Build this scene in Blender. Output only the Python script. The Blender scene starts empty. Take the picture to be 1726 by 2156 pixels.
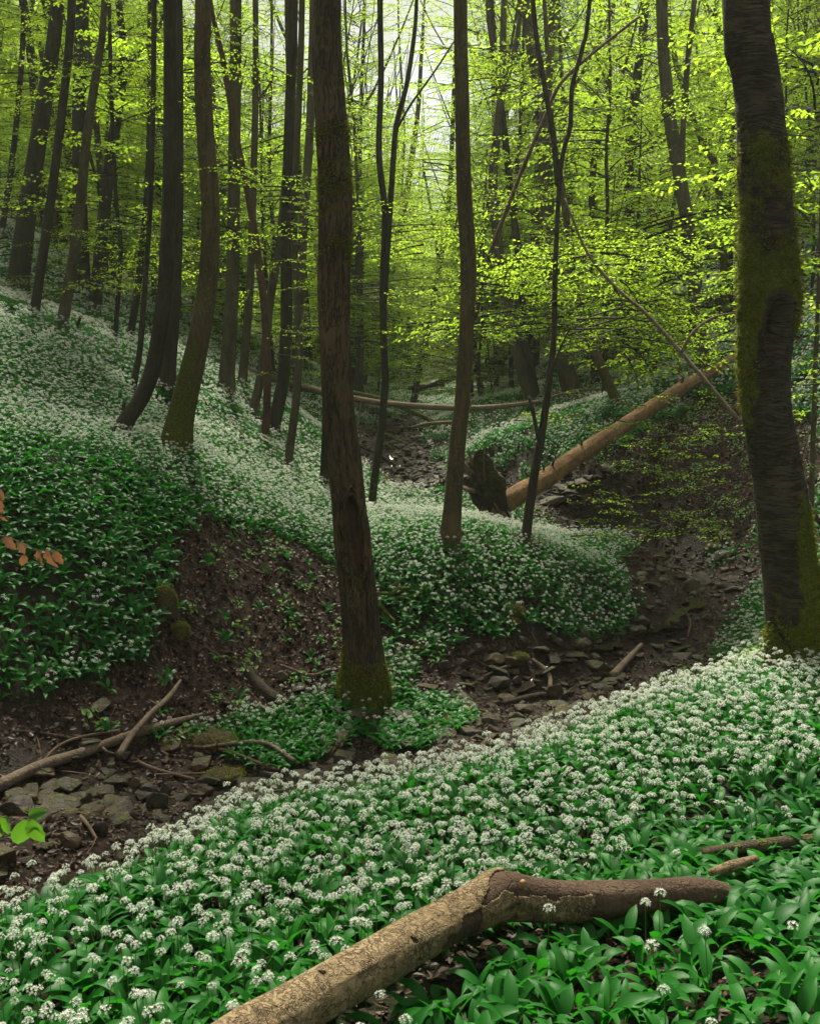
import bpy, math, random
import numpy as np
from mathutils import Vector, Matrix, Euler

random.seed(7)
RNG = np.random.default_rng(7)
S = bpy.context.scene
COL = S.collection

# ------------------------------------------------------------------ camera, world, sun, exposure
FOC, CX, CY, PITCH = 2100.0, 863.0, 1078.0, math.radians(8.3)
cam_d = bpy.data.cameras.new('camera')
cam = bpy.data.objects.new('camera', cam_d)
COL.objects.link(cam)
cam_d.sensor_fit = 'VERTICAL'
cam_d.sensor_height = 36.0
cam_d.lens = 36.0 * FOC / 2156.0
cam_d.clip_start, cam_d.clip_end = 0.05, 1000
cam.location = (0, 0, 0)
cam.rotation_euler = (math.radians(90) - PITCH, 0, 0)
S.camera = cam

SUN_EL, SUN_AZ = math.radians(56), math.radians(-8)     # azimuth from +Y towards +X
w = bpy.data.worlds.new('World')
S.world = w
w.use_nodes = True
nt = w.node_tree
sky = nt.nodes.new('ShaderNodeTexSky')
sky.sky_type = 'NISHITA'
sky.sun_disc = False
sky.sun_elevation = SUN_EL
sky.sun_rotation = SUN_AZ
sky.dust_density = 4.0
sky.air_density = 1.0
# thin bright cloud over most of the sky
tcw = nt.nodes.new('ShaderNodeTexCoord')
cn = nt.nodes.new('ShaderNodeTexNoise')
cn.inputs['Scale'].default_value = 2.2
cn.inputs['Detail'].default_value = 6
nt.links.new(tcw.outputs['Generated'], cn.inputs['Vector'])
cr_ = nt.nodes.new('ShaderNodeMapRange')
nt.links.new(cn.outputs['Fac'], cr_.inputs[0])
cr_.inputs[1].default_value, cr_.inputs[2].default_value = .30, .52
cmx = nt.nodes.new('ShaderNodeMix')
cmx.data_type = 'RGBA'
nt.links.new(cr_.outputs[0], cmx.inputs[0])
nt.links.new(sky.outputs[0], cmx.inputs[6])
cmx.inputs[7].default_value = (3.9, 4.0, 3.7, 1)
nt.links.new(cmx.outputs[2], nt.nodes['Background'].inputs[0])
nt.nodes['Background'].inputs[1].default_value = 0.05
sun_d = bpy.data.lights.new('sun', 'SUN')
sun_d.energy = 5.0
sun_d.angle = math.radians(11.0)
sun_d.color = (1.0, 0.93, 0.78)
sun = bpy.data.objects.new('sun', sun_d)
COL.objects.link(sun)
sd = Vector((math.sin(SUN_AZ) * math.cos(SUN_EL), math.cos(SUN_AZ) * math.cos(SUN_EL), math.sin(SUN_EL)))
sun.rotation_euler = sd.to_track_quat('Z', 'Y').to_euler()
sun.location = (0, 0, 40)
S.view_settings.view_transform = 'Standard'
S.view_settings.look = 'None'
S.view_settings.exposure = 1.62
S.view_settings.gamma = 1.0
S.view_settings.use_curve_mapping = False
S.render.engine = 'CYCLES'
cy = S.cycles
cy.max_bounces = 9
cy.diffuse_bounces = 6
cy.glossy_bounces = 2
cy.transmission_bounces = 7
cy.transparent_max_bounces = 4
cy.use_denoising = True
cy.caustics_reflective = False
cy.caustics_refractive = False
cy.sample_clamp_indirect = 8.0

# ------------------------------------------------------------------ numeric helpers
cP, sP = math.cos(PITCH), math.sin(PITCH)

def at(px, py, Y):
    """World point seen at pixel (px, py) of the photograph, at world distance Y."""
    dx, dv = (px - CX) / FOC, (CY - py) / FOC
    d = np.array([dx, cP + dv * sP, -sP + dv * cP])
    return d * (Y / d[1])

def depth_of(p):
    return p[1] * cP - p[2] * sP

def pix(p):
    d = p[..., 1] * cP - p[..., 2] * sP
    u = p[..., 1] * sP + p[..., 2] * cP
    d = np.maximum(d, 0.01)
    return CX + FOC * p[..., 0] / d, CY - FOC * u / d, d

def _hash(ix, iy, iz, seed):
    h = (ix * 374761393 + iy * 668265263 + iz * 2147483647 + seed * 974711) & 0xFFFFFFFF
    h = ((h ^ (h >> 13)) * 1274126177) & 0xFFFFFFFF
    h = ((h ^ (h >> 16)) * 2246822519) & 0xFFFFFFFF
    return ((h ^ (h >> 15)) & 0xFFFFFF) / float(0xFFFFFF)

def vnoise(p, seed=0):
    """Value noise in -1..1 at points p (..., 3)."""
    p = np.asarray(p, float)
    f = np.floor(p)
    t = p - f
    t = t * t * (3 - 2 * t)
    i = f.astype(np.int64)
    out = 0
    for dx in (0, 1):
        for dy in (0, 1):
            for dz in (0, 1):
                wgt = (t[..., 0] if dx else 1 - t[..., 0]) * (t[..., 1] if dy else 1 - t[..., 1]) * (t[..., 2] if dz else 1 - t[..., 2])
                out = out + wgt * _hash(i[..., 0] + dx, i[..., 1] + dy, i[..., 2] + dz, seed)
    return out * 2 - 1

def fbm(p, seed=0, octv=4):
    a, s, o = 1.0, 1.0, 0
    for k in range(octv):
        o = o + a * vnoise(np.asarray(p) * s, seed + k * 17)
        a *= 0.5
        s *= 2.03
    return o / 1.9

# ------------------------------------------------------------------ terrain from survey points
CP = [  # pixel x, pixel y, distance: spots of bare ground
 (130,1925,4.0),(470,1775,4.7),(800,1690,5.2),(1080,1605,5.8),(1270,1530,6.3),(1430,1475,6.8),(1560,1420,7.2),(1690,1410,6.8),(1720,1300,8.0),
 (50,1640,6.9),(100,1720,6.1),(650,1600,7.6),(950,1500,8.6),(1150,1390,10.1),(1400,1310,11.4),(1470,1210,13.3),(1600,1230,12.0),
 (1280,1118,16.0),(1100,1085,17.3),(930,1060,18.8),(850,1030,20.0),(835,980,23),(825,930,26.6),(868,880,31.6),(900,845,35),
 (-60,1520,7.1),(140,1520,7.6),(300,1500,8.1),(550,1460,9.0),(720,1430,9.4),
 (550,1250,10.1),(620,1180,10.8),(700,1200,10.9),(400,1090,10.3),(200,1150,9.1),(200,1400,8.2),(-50,1300,7.8),(-60,1150,8.4),
 (380,950,12.2),(245,915,12.3),(200,1000,10.1),(0,1000,9.2),(0,850,11.5),(0,750,13.2),(0,620,18.5),(200,715,17),(130,690,16.5),(450,735,25),(650,775,30),
 (350,830,15.5),(500,900,16),(600,1000,14.5),(650,1100,12.4),(740,960,19.5),(770,890,26),(700,820,31),(560,830,21),
 (850,815,42),(800,1230,10.7),(950,1190,10.9),(1150,1230,10.9),(1290,1225,11.5),(1200,1170,12.6),(1000,1110,12.8),(800,1110,12.6),(900,1090,13.3),(1100,1130,13.2),(1320,1145,13.4),
 (830,1092,15.0),(840,1068,17.0),(930,1092,15.6),(1020,1100,15.6),(765,1010,18),(790,1090,14.2),
 (800,1350,10.1),(1000,1340,10.3),(1230,1310,11.0),
 (900,1010,19.3),(885,945,23.5),(960,1030,17.6),(1000,960,19),(1100,900,20),(1000,855,26),(1250,880,18.6),(1400,815,19.3),(1300,840,21),(1110,830,27),(1480,770,19.5),(1550,740,19.5),
 (1120,1060,16.4),(1350,1000,16.2),(1500,1000,15.4),(1350,1120,15.6),(1550,1150,14.2),(1350,900,17.3),(1500,850,17.2),(1180,990,17.1),
 (1700,720,17),(1700,1000,13.8),(1720,1150,12.3),(1350,650,28),(1600,560,30),(1700,500,32),(1350,570,42),(1500,680,26),
 (200,570,34),(0,500,32),(900,765,52),(900,730,80),(1100,770,45),
]
CW = [  # world x, y, z outside the view
 (0,0.3,-1.80),(1.6,0.8,-1.74),(-1.6,0.8,-1.98),(0,2.4,-1.86),(-1.1,2.6,-1.98),(1.1,2.6,-1.82),(1.9,3.9,-1.98),(0.3,3.9,-2.08),(0,-4,-1.2),(-4,-3,-1.9),(4,-3,-1.0),
 (-4.2,5.0,-3.3),(-8,3.4,-3.7),(-12,2,-4.0),(-5.5,8,-1.2),(-7,7,-0.9),(-8,11,1.0),(-12,14,3.4),(-12,8,1.4),(-3.4,3.2,-2.5),(-16,25,7),
 (3.5,3.6,-1.75),(5,6.5,-1.7),(6.5,9,-1.2),(9,13,0.6),(10,18,2.2),(14,25,5.5),(8,2,-1.0),
 (-40,40,15),(-40,90,22),(40,40,17),(40,90,24),(0,130,4.5),(-20,50,8.5),(22,50,9.5),(-10,75,4.0),(10,75,4.0),(-60,20,18),(60,20,20),(-60,130,30),(60,130,30),(-30,-10,6),(30,-10,6),
]
EDGE = np.array([at(*c)[:2] for c in [(-200,2030,3.5),(130,1925,4.0),(470,1775,4.7),(800,1690,5.2),(1080,1605,5.8),(1270,1530,6.3),(1430,1475,6.8),(1560,1420,7.2),(1650,1380,7.5),(1780,1270,9.0)]])
CW += [(ex, ey + dy, ez) for (ex, ey), dy, ez in zip(EDGE[1:9], [.75,.75,.85,.95,1.0,1.1,1.1,1.1], [-3.0,-3.0,-3.0,-2.98,-2.96,-2.92,-2.85,-2.75])]
_pts = np.array([at(*c) for c in CP] + [np.array(c, float) for c in CW])
def _warp(x, y):
    return np.stack([x, 14 * np.log1p(np.maximum(y + 6, 0.1) / 8.0)], -1) if False else np.stack([x, y], -1)
_P2 = _warp(_pts[:, 0], _pts[:, 1])
def _phi(r2):
    return 0.5 * r2 * np.log(r2 + 1e-9)
_n = len(_P2)
_d2 = ((_P2[:, None] - _P2[None]) ** 2).sum(-1)
_lam = 0.008 * (1 + (_pts[:, 1] / 12) ** 2)
_A = np.zeros((_n + 3, _n + 3))
_A[:_n, :_n] = _phi(_d2) + np.diag(_lam)
_A[:_n, _n] = 1
_A[:_n, _n + 1:] = _P2
_A[_n:, :_n] = _A[:_n, _n:].T
_wts = np.linalg.solve(_A, np.concatenate([_pts[:, 2], [0, 0, 0]]))

def tps(x, y):
    q = _warp(np.asarray(x, float), np.asarray(y, float))
    sh = q.shape[:-1]
    q = q.reshape(-1, 2)
    out = np.empty(len(q))
    for k in range(0, len(q), 20000):
        b = q[k:k + 20000]
        d2 = ((b[:, None] - _P2[None]) ** 2).sum(-1)
        out[k:k + 20000] = _phi(d2) @ _wts[:_n] + _wts[_n] + b @ _wts[_n + 1:]
    return out.reshape(sh)

# stream centre line (x, y, half width)
def _g(px, py, Y, wd):
    p = at(px, py, Y)
    return (p[0], p[1], wd)
STREAM = np.array([(-14, 1.6, 1.0), (-8, 3.4, 0.9), (-4.3, 5.1, 0.85), _g(60, 1670, 6.7, .75), _g(380, 1640, 7.0, .75), _g(650, 1600, 7.6, .75), _g(950, 1490, 8.7, .8), _g(1160, 1395, 10.0, .75), _g(1390, 1310, 11.3, .7),
   _g(1480, 1225, 13.0, .75), _g(1400, 1150, 14.8, .7), _g(1270, 1118, 16.0, .55), _g(1100, 1085, 17.3, .5), _g(930, 1060, 18.8, .55), _g(835, 1030, 20, 1.0), _g(830, 980, 23, 1.05), _g(825, 930, 26.6, .8), _g(868, 880, 31.6, .5), _g(900, 845, 35, .4), (1.5, 60, .4)])

def seg_dist(x, y, L):
    x, y = np.asarray(x, float), np.asarray(y, float)
    best = np.full(x.shape, 1e9)
    for a, b in zip(L[:-1], L[1:]):
        ab = b[:2] - a[:2]
        t = np.clip(((x - a[0]) * ab[0] + (y - a[1]) * ab[1]) / (ab @ ab), 0, 1)
        d = np.hypot(x - a[0] - t * ab[0], y - a[1] - t * ab[1]) / (a[2] + t * (b[2] - a[2]))
        best = np.minimum(best, d)
    return best

def ground(x, y):
    x, y = np.asarray(x, float), np.asarray(y, float)
    z = tps(x, y)
    p = np.stack([x, y, np.zeros_like(x)], -1)
    s = seg_dist(x, y, STREAM)
    bank = np.clip(1.6 - np.abs(s - 1.5), 0, 1)
    z = z + 0.05 * fbm(p * 0.9, 3, 3) + (0.025 + 0.05 * bank * (y < 25)) * fbm(p * 3.1, 9, 3)
    z = z - 0.12 * np.exp(-(s / 0.85) ** 2)
    return z

_GX = np.linspace(-22, 22, 441)
_GY = np.linspace(0, 60, 601)
_GZ = ground(*np.meshgrid(_GX, _GY))          # quick lookup table

def gz(x, y):
    x, y = np.asarray(x, float), np.asarray(y, float)
    fx = np.clip((x + 22) / 44 * 440, 0, 439.999)
    fy = np.clip(y / 60 * 600, 0, 599.999)
    ix, iy = fx.astype(int), fy.astype(int)
    tx, ty = fx - ix, fy - iy
    g = _GZ
    r = (g[iy, ix] * (1 - tx) + g[iy, ix + 1] * tx) * (1 - ty) + (g[iy + 1, ix] * (1 - tx) + g[iy + 1, ix + 1] * tx) * ty
    far = (np.abs(x) > 22) | (y > 60) | (y < 0)
    if np.any(far):
        r = np.where(far, tps(x, y), r)
    return r

def hit(px, py, y0=1.0, y1=58.0):
    """Where the sight line through a pixel meets the ground."""
    ys = np.concatenate([np.arange(y0, 20, 0.03), np.arange(20, y1, 0.1)])
    d = at(px, py, 1.0)
    P = ys[:, None] * d[None]
    below = P[:, 2] < gz(P[:, 0], P[:, 1])
    k = int(np.argmax(below)) if below.any() else len(ys) - 1
    p = P[k].copy()
    p[2] = float(gz(p[0], p[1]))
    return p

def wpoly(pts):
    return np.array([hit(*p)[:2] if len(p) == 2 else at(p[0], p[1], p[2])[:2] for p in pts])

def inside(x, y, poly):
    c = np.zeros(x.shape, bool)
    n = len(poly)
    j = n - 1
    for i in range(n):
        xi, yi = poly[i]
        xj, yj = poly[j]
        m = ((yi > y) != (yj > y)) & (x < (xj - xi) * (y - yi) / (yj - yi + 1e-12) + xi)
        c ^= m
        j = i
    return c

# ------------------------------------------------------------------ mesh helpers
def np_mesh(name, V, F, mats=(), midx=None, smooth=False, attrs=None):
    me = bpy.data.meshes.new(name)
    V = np.asarray(V, np.float32)
    F = np.asarray(F, np.int32)
    k = F.shape[1]
    me.vertices.add(len(V))
    me.vertices.foreach_set('co', V.ravel())
    me.loops.add(F.size)
    me.loops.foreach_set('vertex_index', F.ravel())
    me.polygons.add(len(F))
    me.polygons.foreach_set('loop_start', np.arange(0, F.size, k, dtype=np.int32))
    for m in mats:
        me.materials.append(m)
    if midx is not None:
        me.polygons.foreach_set('material_index', np.asarray(midx, np.int32))
    me.polygons.foreach_set('use_smooth', np.full(len(F), bool(smooth)))
    for an, av in (attrs or {}).items():
        a = me.attributes.new(an, 'FLOAT', 'POINT')
        a.data.foreach_set('value', np.asarray(av, np.float32))
    me.update(calc_edges=True)
    return me

def join(parts):
    """parts: list of (V, F(tri or quad as quads), matindex) -> one V, F, midx. F all same width."""
    V, F, M, o = [], [], [], 0
    for v, f, m in parts:
        if len(v) == 0:
            continue
        V.append(v)
        F.append(np.asarray(f) + o)
        M.append(np.full(len(f), m))
        o += len(v)
    return np.concatenate(V), np.concatenate(F), np.concatenate(M)

def link(o, parent=None):
    COL.objects.link(o)
    if parent is not None:
        o.parent = parent
    return o

def obj(name, me, parent=None, loc=None):
    o = bpy.data.objects.new(name, me)
    if loc is not None:
        o.location = tuple(loc)
    return link(o, parent)

def tag(o, label=None, cat=None, group=None, kind=None):
    if label: o['label'] = label
    if cat: o['category'] = cat
    if group: o['group'] = group
    if kind: o['kind'] = kind
    return o

def thing(name, loc, label, cat, group=None):
    o = bpy.data.objects.new(name, None)
    o.empty_display_size = 0.2
    o.location = tuple(loc)
    link(o)
    return tag(o, label, cat, group)

def resample(P, R, step):
    P, R = np.asarray(P, float), np.asarray(R, float)
    n = len(P)
    Q = np.vstack([2 * P[0] - P[1], P, 2 * P[-1] - P[-2]])
    out, rr = [], []
    for i in range(n - 1):
        L = np.linalg.norm(P[i + 1] - P[i])
        m = max(2, int(L / step))
        for k in range(m):
            t = k / m
            a, b, c, d = Q[i], Q[i + 1], Q[i + 2], Q[i + 3]
            out.append(0.5 * (2 * b + (c - a) * t + (2 * a - 5 * b + 4 * c - d) * t * t + (3 * b - a - 3 * c + d) * t ** 3))
            rr.append(R[i] + (R[i + 1] - R[i]) * t)
    out.append(P[-1])
    rr.append(R[-1])
    return np.array(out), np.array(rr)

def tube(P, R, seg=12, step=0.3, rough=0.0, scale=4.0, seed=0, cap=True, flare=0.0, ridges=0.0):
    """Tapered, knobbly tube -> V, F(quads). R per point."""
    P, R = resample(P, R, step)
    T = np.gradient(P, axis=0)
    T /= np.linalg.norm(T, axis=1)[:, None] + 1e-12
    ref = np.array([0.0, 1.0, 0.0]) if abs(T[0][1]) < 0.8 else np.array([1.0, 0.0, 0.0])
    U = []
    u = np.cross(ref, T[0])
    for t in T:
        u = u - t * (u @ t)
        u /= np.linalg.norm(u) + 1e-12
        U.append(u)
    U = np.array(U)
    W = np.cross(T, U)
    a = np.linspace(0, 2 * np.pi, seg, endpoint=False)
    D = U[:, None] * np.cos(a)[None, :, None] + W[:, None] * np.sin(a)[None, :, None]
    rad = np.repeat(R[:, None], seg, 1)
    arc = np.concatenate([[0], np.cumsum(np.linalg.norm(np.diff(P, axis=0), axis=1))])
    if flare:
        lob = 1 + 0.45 * np.sin(a * 3 + seed) * 0.6 + 0.3 * np.sin(a * 5 + seed * 2.1)
        rad = rad * (1 + flare * np.exp(-arc / (R[0] * 1.3))[:, None] * lob[None])
    if ridges:
        q = np.stack([np.cos(a)[None] * 3.2 + 0 * arc[:, None], np.sin(a)[None] * 3.2 + 0 * arc[:, None], (arc / max(R[0], .02) * .22)[:, None] + 0 * a[None]], -1)
        rad = rad * (1 + ridges * fbm(q, seed + 5, 4))
    if rough:
        q = (P[:, None] + D * rad[..., None]) * scale
        rad = rad * (1 + rough * fbm(q, seed, 3))
    V = P[:, None] + D * rad[..., None]
    n = len(P)
    idx = np.arange(n * seg).reshape(n, seg)
    F = np.stack([idx[:-1], np.roll(idx[:-1], -1, 1), np.roll(idx[1:], -1, 1), idx[1:]], -1).reshape(-1, 4)
    V = V.reshape(-1, 3)
    if cap:
        V = np.vstack([V, P[:1] - T[:1] * R[0] * .15, P[-1:] + T[-1:] * R[-1] * .3])
        c0, c1 = n * seg, n * seg + 1
        e0 = np.stack([idx[0], np.full(seg, c0), np.full(seg, c0), np.roll(idx[0], -1)], -1)
        # caps as degenerate-free quads: pair the fan
        A = idx[0]
        f0 = np.stack([np.full(seg // 2, c0), np.roll(A, -2)[::2][:seg // 2], np.roll(A, -1)[::2][:seg // 2], A[::2][:seg // 2]], -1)
        B = idx[-1]
        f1 = np.stack([np.full(seg // 2, c1), B[::2][:seg // 2], np.roll(B, -1)[::2][:seg // 2], np.roll(B, -2)[::2][:seg // 2]], -1)
        F = np.vstack([F, f0, f1])
    return V, F

def unit(v):
    return v / (np.linalg.norm(v, axis=-1, keepdims=True) + 1e-12)

def leaf_quads(P, D, N, L, Wd, six=False, fold=0.18, droop=0.0):
    """Leaf blades. six=False: 1 folded rhombus (2 quads kept as quads by a midrib), six=True: 4-quad blade."""
    n = len(P)
    D, N = unit(D), unit(N)
    Sd = unit(np.cross(D, N))
    N = np.cross(Sd, D)
    L, Wd = L[:, None], Wd[:, None]
    if not six:
        v = np.stack([P, P + D * L * .45 + Sd * Wd * .5 + N * Wd * fold, P + D * L - N * L * droop, P + D * L * .45 - Sd * Wd * .5 + N * Wd * fold], 1)
        f = np.arange(n * 4).reshape(n, 4)
        return v.reshape(-1, 3), f
    m1 = P + D * L * .33
    m2 = P + D * L * .70 - N * L * droop * .5
    tip = P + D * L - N * L * droop
    v = np.stack([P, m1 + Sd * Wd * .46 + N * Wd * fold, m2 + Sd * Wd * .36 + N * Wd * fold, tip, m2 - Sd * Wd * .36 + N * Wd * fold, m1 - Sd * Wd * .46 + N * Wd * fold, m1, m2], 1)
    o = np.arange(n)[:, None] * 8
    f = np.concatenate([o + np.array([[0, 1, 2, 7]]), o + np.array([[0, 7, 4, 5]]), o + np.array([[7, 2, 3, 4]])], 0)
    f = np.concatenate([o + np.array([[0, 1, 2, 7]]), o + np.array([[7, 4, 5, 0]]), o + np.array([[7, 2, 3, 4]])], 0)
    return v.reshape(-1, 3), f

# ------------------------------------------------------------------ materials
def mat(name):
    m = bpy.data.materials.new(name)
    m.use_nodes = True
    nt = m.node_tree
    nt.nodes.clear()
    out = nt.nodes.new('ShaderNodeOutputMaterial')
    return m, nt, out

def N(nt, typ, **kw):
    n = nt.nodes.new('ShaderNode' + typ)
    for k, v in kw.items():
        setattr(n, k, v)
    return n

def noise(nt, vec, scale, detail=4, rough=0.6, sc3=None):
    if sc3 is not None:
        mp = N(nt, 'Mapping')
        mp.inputs['Scale'].default_value = sc3
        nt.links.new(vec, mp.inputs['Vector'])
        vec = mp.outputs[0]
    n = N(nt, 'TexNoise')
    n.inputs['Scale'].default_value = scale
    n.inputs['Detail'].default_value = detail
    n.inputs['Roughness'].default_value = rough
    nt.links.new(vec, n.inputs['Vector'])
    return n.outputs['Fac']

def ramp(nt, fac, stops):
    r = N(nt, 'ValToRGB')
    e = r.color_ramp.elements
    while len(e) < len(stops):
        e.new(0.5)
    for el, (p, c) in zip(e, stops):
        el.position = p
        el.color = (*c, 1) if len(c) == 3 else c
    nt.links.new(fac, r.inputs[0])
    return r.outputs[0]

def mix(nt, fac, a, b):
    m = N(nt, 'Mix', data_type='RGBA')
    if isinstance(fac, (int, float)):
        m.inputs[0].default_value = fac
    else:
        nt.links.new(fac, m.inputs[0])
    for s, v in ((6, a), (7, b)):
        if isinstance(v, tuple):
            m.inputs[s].default_value = (*v, 1)
        else:
            nt.links.new(v, m.inputs[s])
    return m.outputs[2]

def mth(nt, op, a, b=None, clamp=False):
    m = N(nt, 'Math', operation=op, use_clamp=clamp)
    for i, v in enumerate((a, b)):
        if v is None:
            continue
        if isinstance(v, (int, float)):
            m.inputs[i].default_value = v
        else:
            nt.links.new(v, m.inputs[i])
    return m.outputs[0]

def mapr(nt, v, a, b, c=0.0, d=1.0):
    m = N(nt, 'MapRange')
    nt.links.new(v, m.inputs[0])
    for i, q in enumerate((a, b, c, d)):
        m.inputs[i + 1].default_value = q
    return m.outputs[0]

def leaf_mat(name, c1, c2, tr, trans=0.5, rough=0.5, tint=True, spec=0.3, scale=1.5, odd=None):
    m, nt, out = mat(name)
    geo = N(nt, 'NewGeometry')
    oi = N(nt, 'ObjectInfo')
    nz = noise(nt, geo.outputs['Position'], scale, 3)
    r = geo.outputs['Random Per Island'] if tint else oi.outputs['Random']
    f = mth(nt, 'ADD', mth(nt, 'MULTIPLY', nz, 0.7), mth(nt, 'MULTIPLY', r, 0.6))
    f = mapr(nt, f, 0.3, 1.0)
    col = mix(nt, f, c1, c2)
    if odd:
        col = mix(nt, mth(nt, 'GREATER_THAN', r, .972), col, odd)
    pb = N(nt, 'BsdfPrincipled')
    nt.links.new(col, pb.inputs['Base Color'])
    pb.inputs['Roughness'].default_value = rough
    pb.inputs['Specular IOR Level'].default_value = spec
    t = N(nt, 'BsdfTranslucent')
    nt.links.new(mix(nt, f, tuple(x * .75 for x in tr), tr), t.inputs[0])
    ms = N(nt, 'MixShader')
    ms.inputs[0].default_value = trans
    nt.links.new(pb.outputs[0], ms.inputs[1])
    nt.links.new(t.outputs[0], ms.inputs[2])
    nt.links.new(ms.outputs[0], out.inputs[0])
    return m

M = {}
M['beech'] = leaf_mat('beech_leaf', (.07, .19, .012), (.15, .28, .018), (.38, .58, .032), .66, .5, spec=.15)
M['garlic'] = leaf_mat('garlic_leaf', (.005, .070, .008), (.022, .17, .013), (.035, .33, .012), .36, .5, spec=.2, odd=(.16, .19, .02))
M['stalk'] = leaf_mat('garlic_stalk', (.06, .17, .03), (.09, .22, .04), (.1, .25, .04), .2, .5)
M['petal'] = leaf_mat('garlic_petal', (.82, .86, .76), (.90, .90, .83), (.82, .86, .74), .38, .6)
M['flower_green'] = leaf_mat('garlic_bud', (.16, .26, .05), (.3, .36, .1), (.2, .3, .05), .2, .6)
M['dead'] = leaf_mat('dead_leaf', (.020, .011, .007), (.085, .046, .026), (.06, .028, .015), .12, .55)
M['copper'] = leaf_mat('dry_copper_leaf', (.20, .10, .055), (.38, .21, .12), (.25, .11, .05), .3, .5)
M['fresh'] = leaf_mat('fresh_leaf', (.035, .12, .012), (.06, .17, .018), (.12, .30, .02), .45, .45, scale=25)
M['ivy'] = leaf_mat('ground_leaf', (.04, .13, .012), (.11, .24, .02), (.2, .4, .03), .35, .5)

def bark_mat(name, base, dark, light, rings=False, crack=1.0, moss_col=(.085, .10, .012), moss_bias=0.0, stretch=(1, 1, .25), sc=9.0, spots=0.0, plates=False):
    m, nt, out = mat(name)
    tc = N(nt, 'TexCoord')
    P = tc.outputs['Object']
    big = noise(nt, P, 1.7, 3, .6)
    fine = noise(nt, P, sc * 4, 6, .7, stretch)
    mid = noise(nt, P, sc, 5, .65, (1, 1, 1.8) if rings else stretch)
    col = ramp(nt, mid, [(.28, dark), (.5, base), (.75, light)])
    col = mix(nt, mth(nt, 'MULTIPLY', fine, .5), col, tuple(x * .55 for x in base))
    col = mix(nt, mapr(nt, big, .35, .7), col, mix(nt, .5, col, light))
    # fissures: thin dark lines where a stretched, warped noise crosses its middle
    wob = N(nt, 'TexNoise')
    wob.inputs['Scale'].default_value = 3.5
    nt.links.new(P, wob.inputs['Vector'])
    va = N(nt, 'VectorMath', operation='MULTIPLY_ADD')
    nt.links.new(wob.outputs['Color'], va.inputs[0])
    va.inputs[1].default_value = (.12, .12, .10) if rings else (.10, .10, .10)
    nt.links.new(P, va.inputs[2])
    def fiss(scale, sc3, width):
        q = noise(nt, va.outputs[0], scale, 3, .6, sc3)
        a_ = mth(nt, 'ABSOLUTE', mth(nt, 'SUBTRACT', q, .5))
        return mapr(nt, a_, 0.0, width)
    if rings:
        e1_ = fiss(5, (.5, .5, 6.0), .05)
        e2_ = fiss(9, (.6, .6, 6.0), .05)
    elif plates:
        e1_ = fiss(20, (1, 1, 1), .03)
        e2_ = fiss(46, (1, 1, 1), .05)
    else:
        e1_ = fiss(16, (1, 1, .10), .05)
        e2_ = fiss(42, (1, 1, .12), .07)
    gate = mapr(nt, noise(nt, P, 4.2, 2), .35, .6)
    edge = mth(nt, 'MINIMUM', e1_, mth(nt, 'MAXIMUM', e2_, mth(nt, 'SUBTRACT', 1.0, gate)))
    col = mix(nt, mth(nt, 'MULTIPLY', mth(nt, 'SUBTRACT', 1.0, edge), .7 * crack, True), col, tuple(x * .4 for x in dark))
    if plates:
        bl_ = mapr(nt, noise(nt, P, 6, 6, .7), .57, .64)
        col = mix(nt, mth(nt, 'MULTIPLY', bl_, .75), col, tuple(x * .6 for x in dark))
    if spots:
        v2 = N(nt, 'TexVoronoi')
        v2.inputs['Scale'].default_value = 26
        nt.links.new(P, v2.inputs['Vector'])
        sp = mth(nt, 'MULTIPLY', mth(nt, 'LESS_THAN', v2.outputs['Distance'], .16), mth(nt, 'GREATER_THAN', noise(nt, P, 3, 2), .53))
        col = mix(nt, mth(nt, 'MULTIPLY', sp, spots), col, (.42, .45, .38))
    at_ = N(nt, 'Attribute', attribute_name='moss')
    mn = noise(nt, P, 5.5, 5, .7)
    mf = mth(nt, 'ADD', mth(nt, 'ADD', at_.outputs['Fac'], moss_bias), mth(nt, 'MULTIPLY', mth(nt, 'SUBTRACT', mn, .5), 1.7))
    mk = mapr(nt, mf, .42, .62)
    mfn = noise(nt, P, 55, 4, .75)
    mc = ramp(nt, mfn, [(.3, tuple(x * .35 for x in moss_col)), (.55, moss_col), (.75, (moss_col[0] * 2.1, moss_col[1] * 2.0, moss_col[2] * 1.6))])
    col = mix(nt, mk, col, mc)
    pb = N(nt, 'BsdfPrincipled')
    nt.links.new(col, pb.inputs['Base Color'])
    pb.inputs['Roughness'].default_value = .9
    pb.inputs['Specular IOR Level'].default_value = .25
    hh = mth(nt, 'ADD', mth(nt, 'MULTIPLY', edge, .6 * crack), mth(nt, 'ADD', mth(nt, 'MULTIPLY', mid, .5), mth(nt, 'MULTIPLY', fine, .5)))
    hh = mth(nt, 'ADD', hh, mth(nt, 'MULTIPLY', mk, mth(nt, 'MULTIPLY', mfn, 1.6)))
    bp = N(nt, 'Bump')
    bp.inputs['Strength'].default_value = .9
    bp.inputs['Distance'].default_value = .02
    nt.links.new(hh, bp.inputs['Height'])
    nt.links.new(bp.outputs[0], pb.inputs['Normal'])
    nt.links.new(pb.outputs[0], out.inputs[0])
    return m

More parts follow.
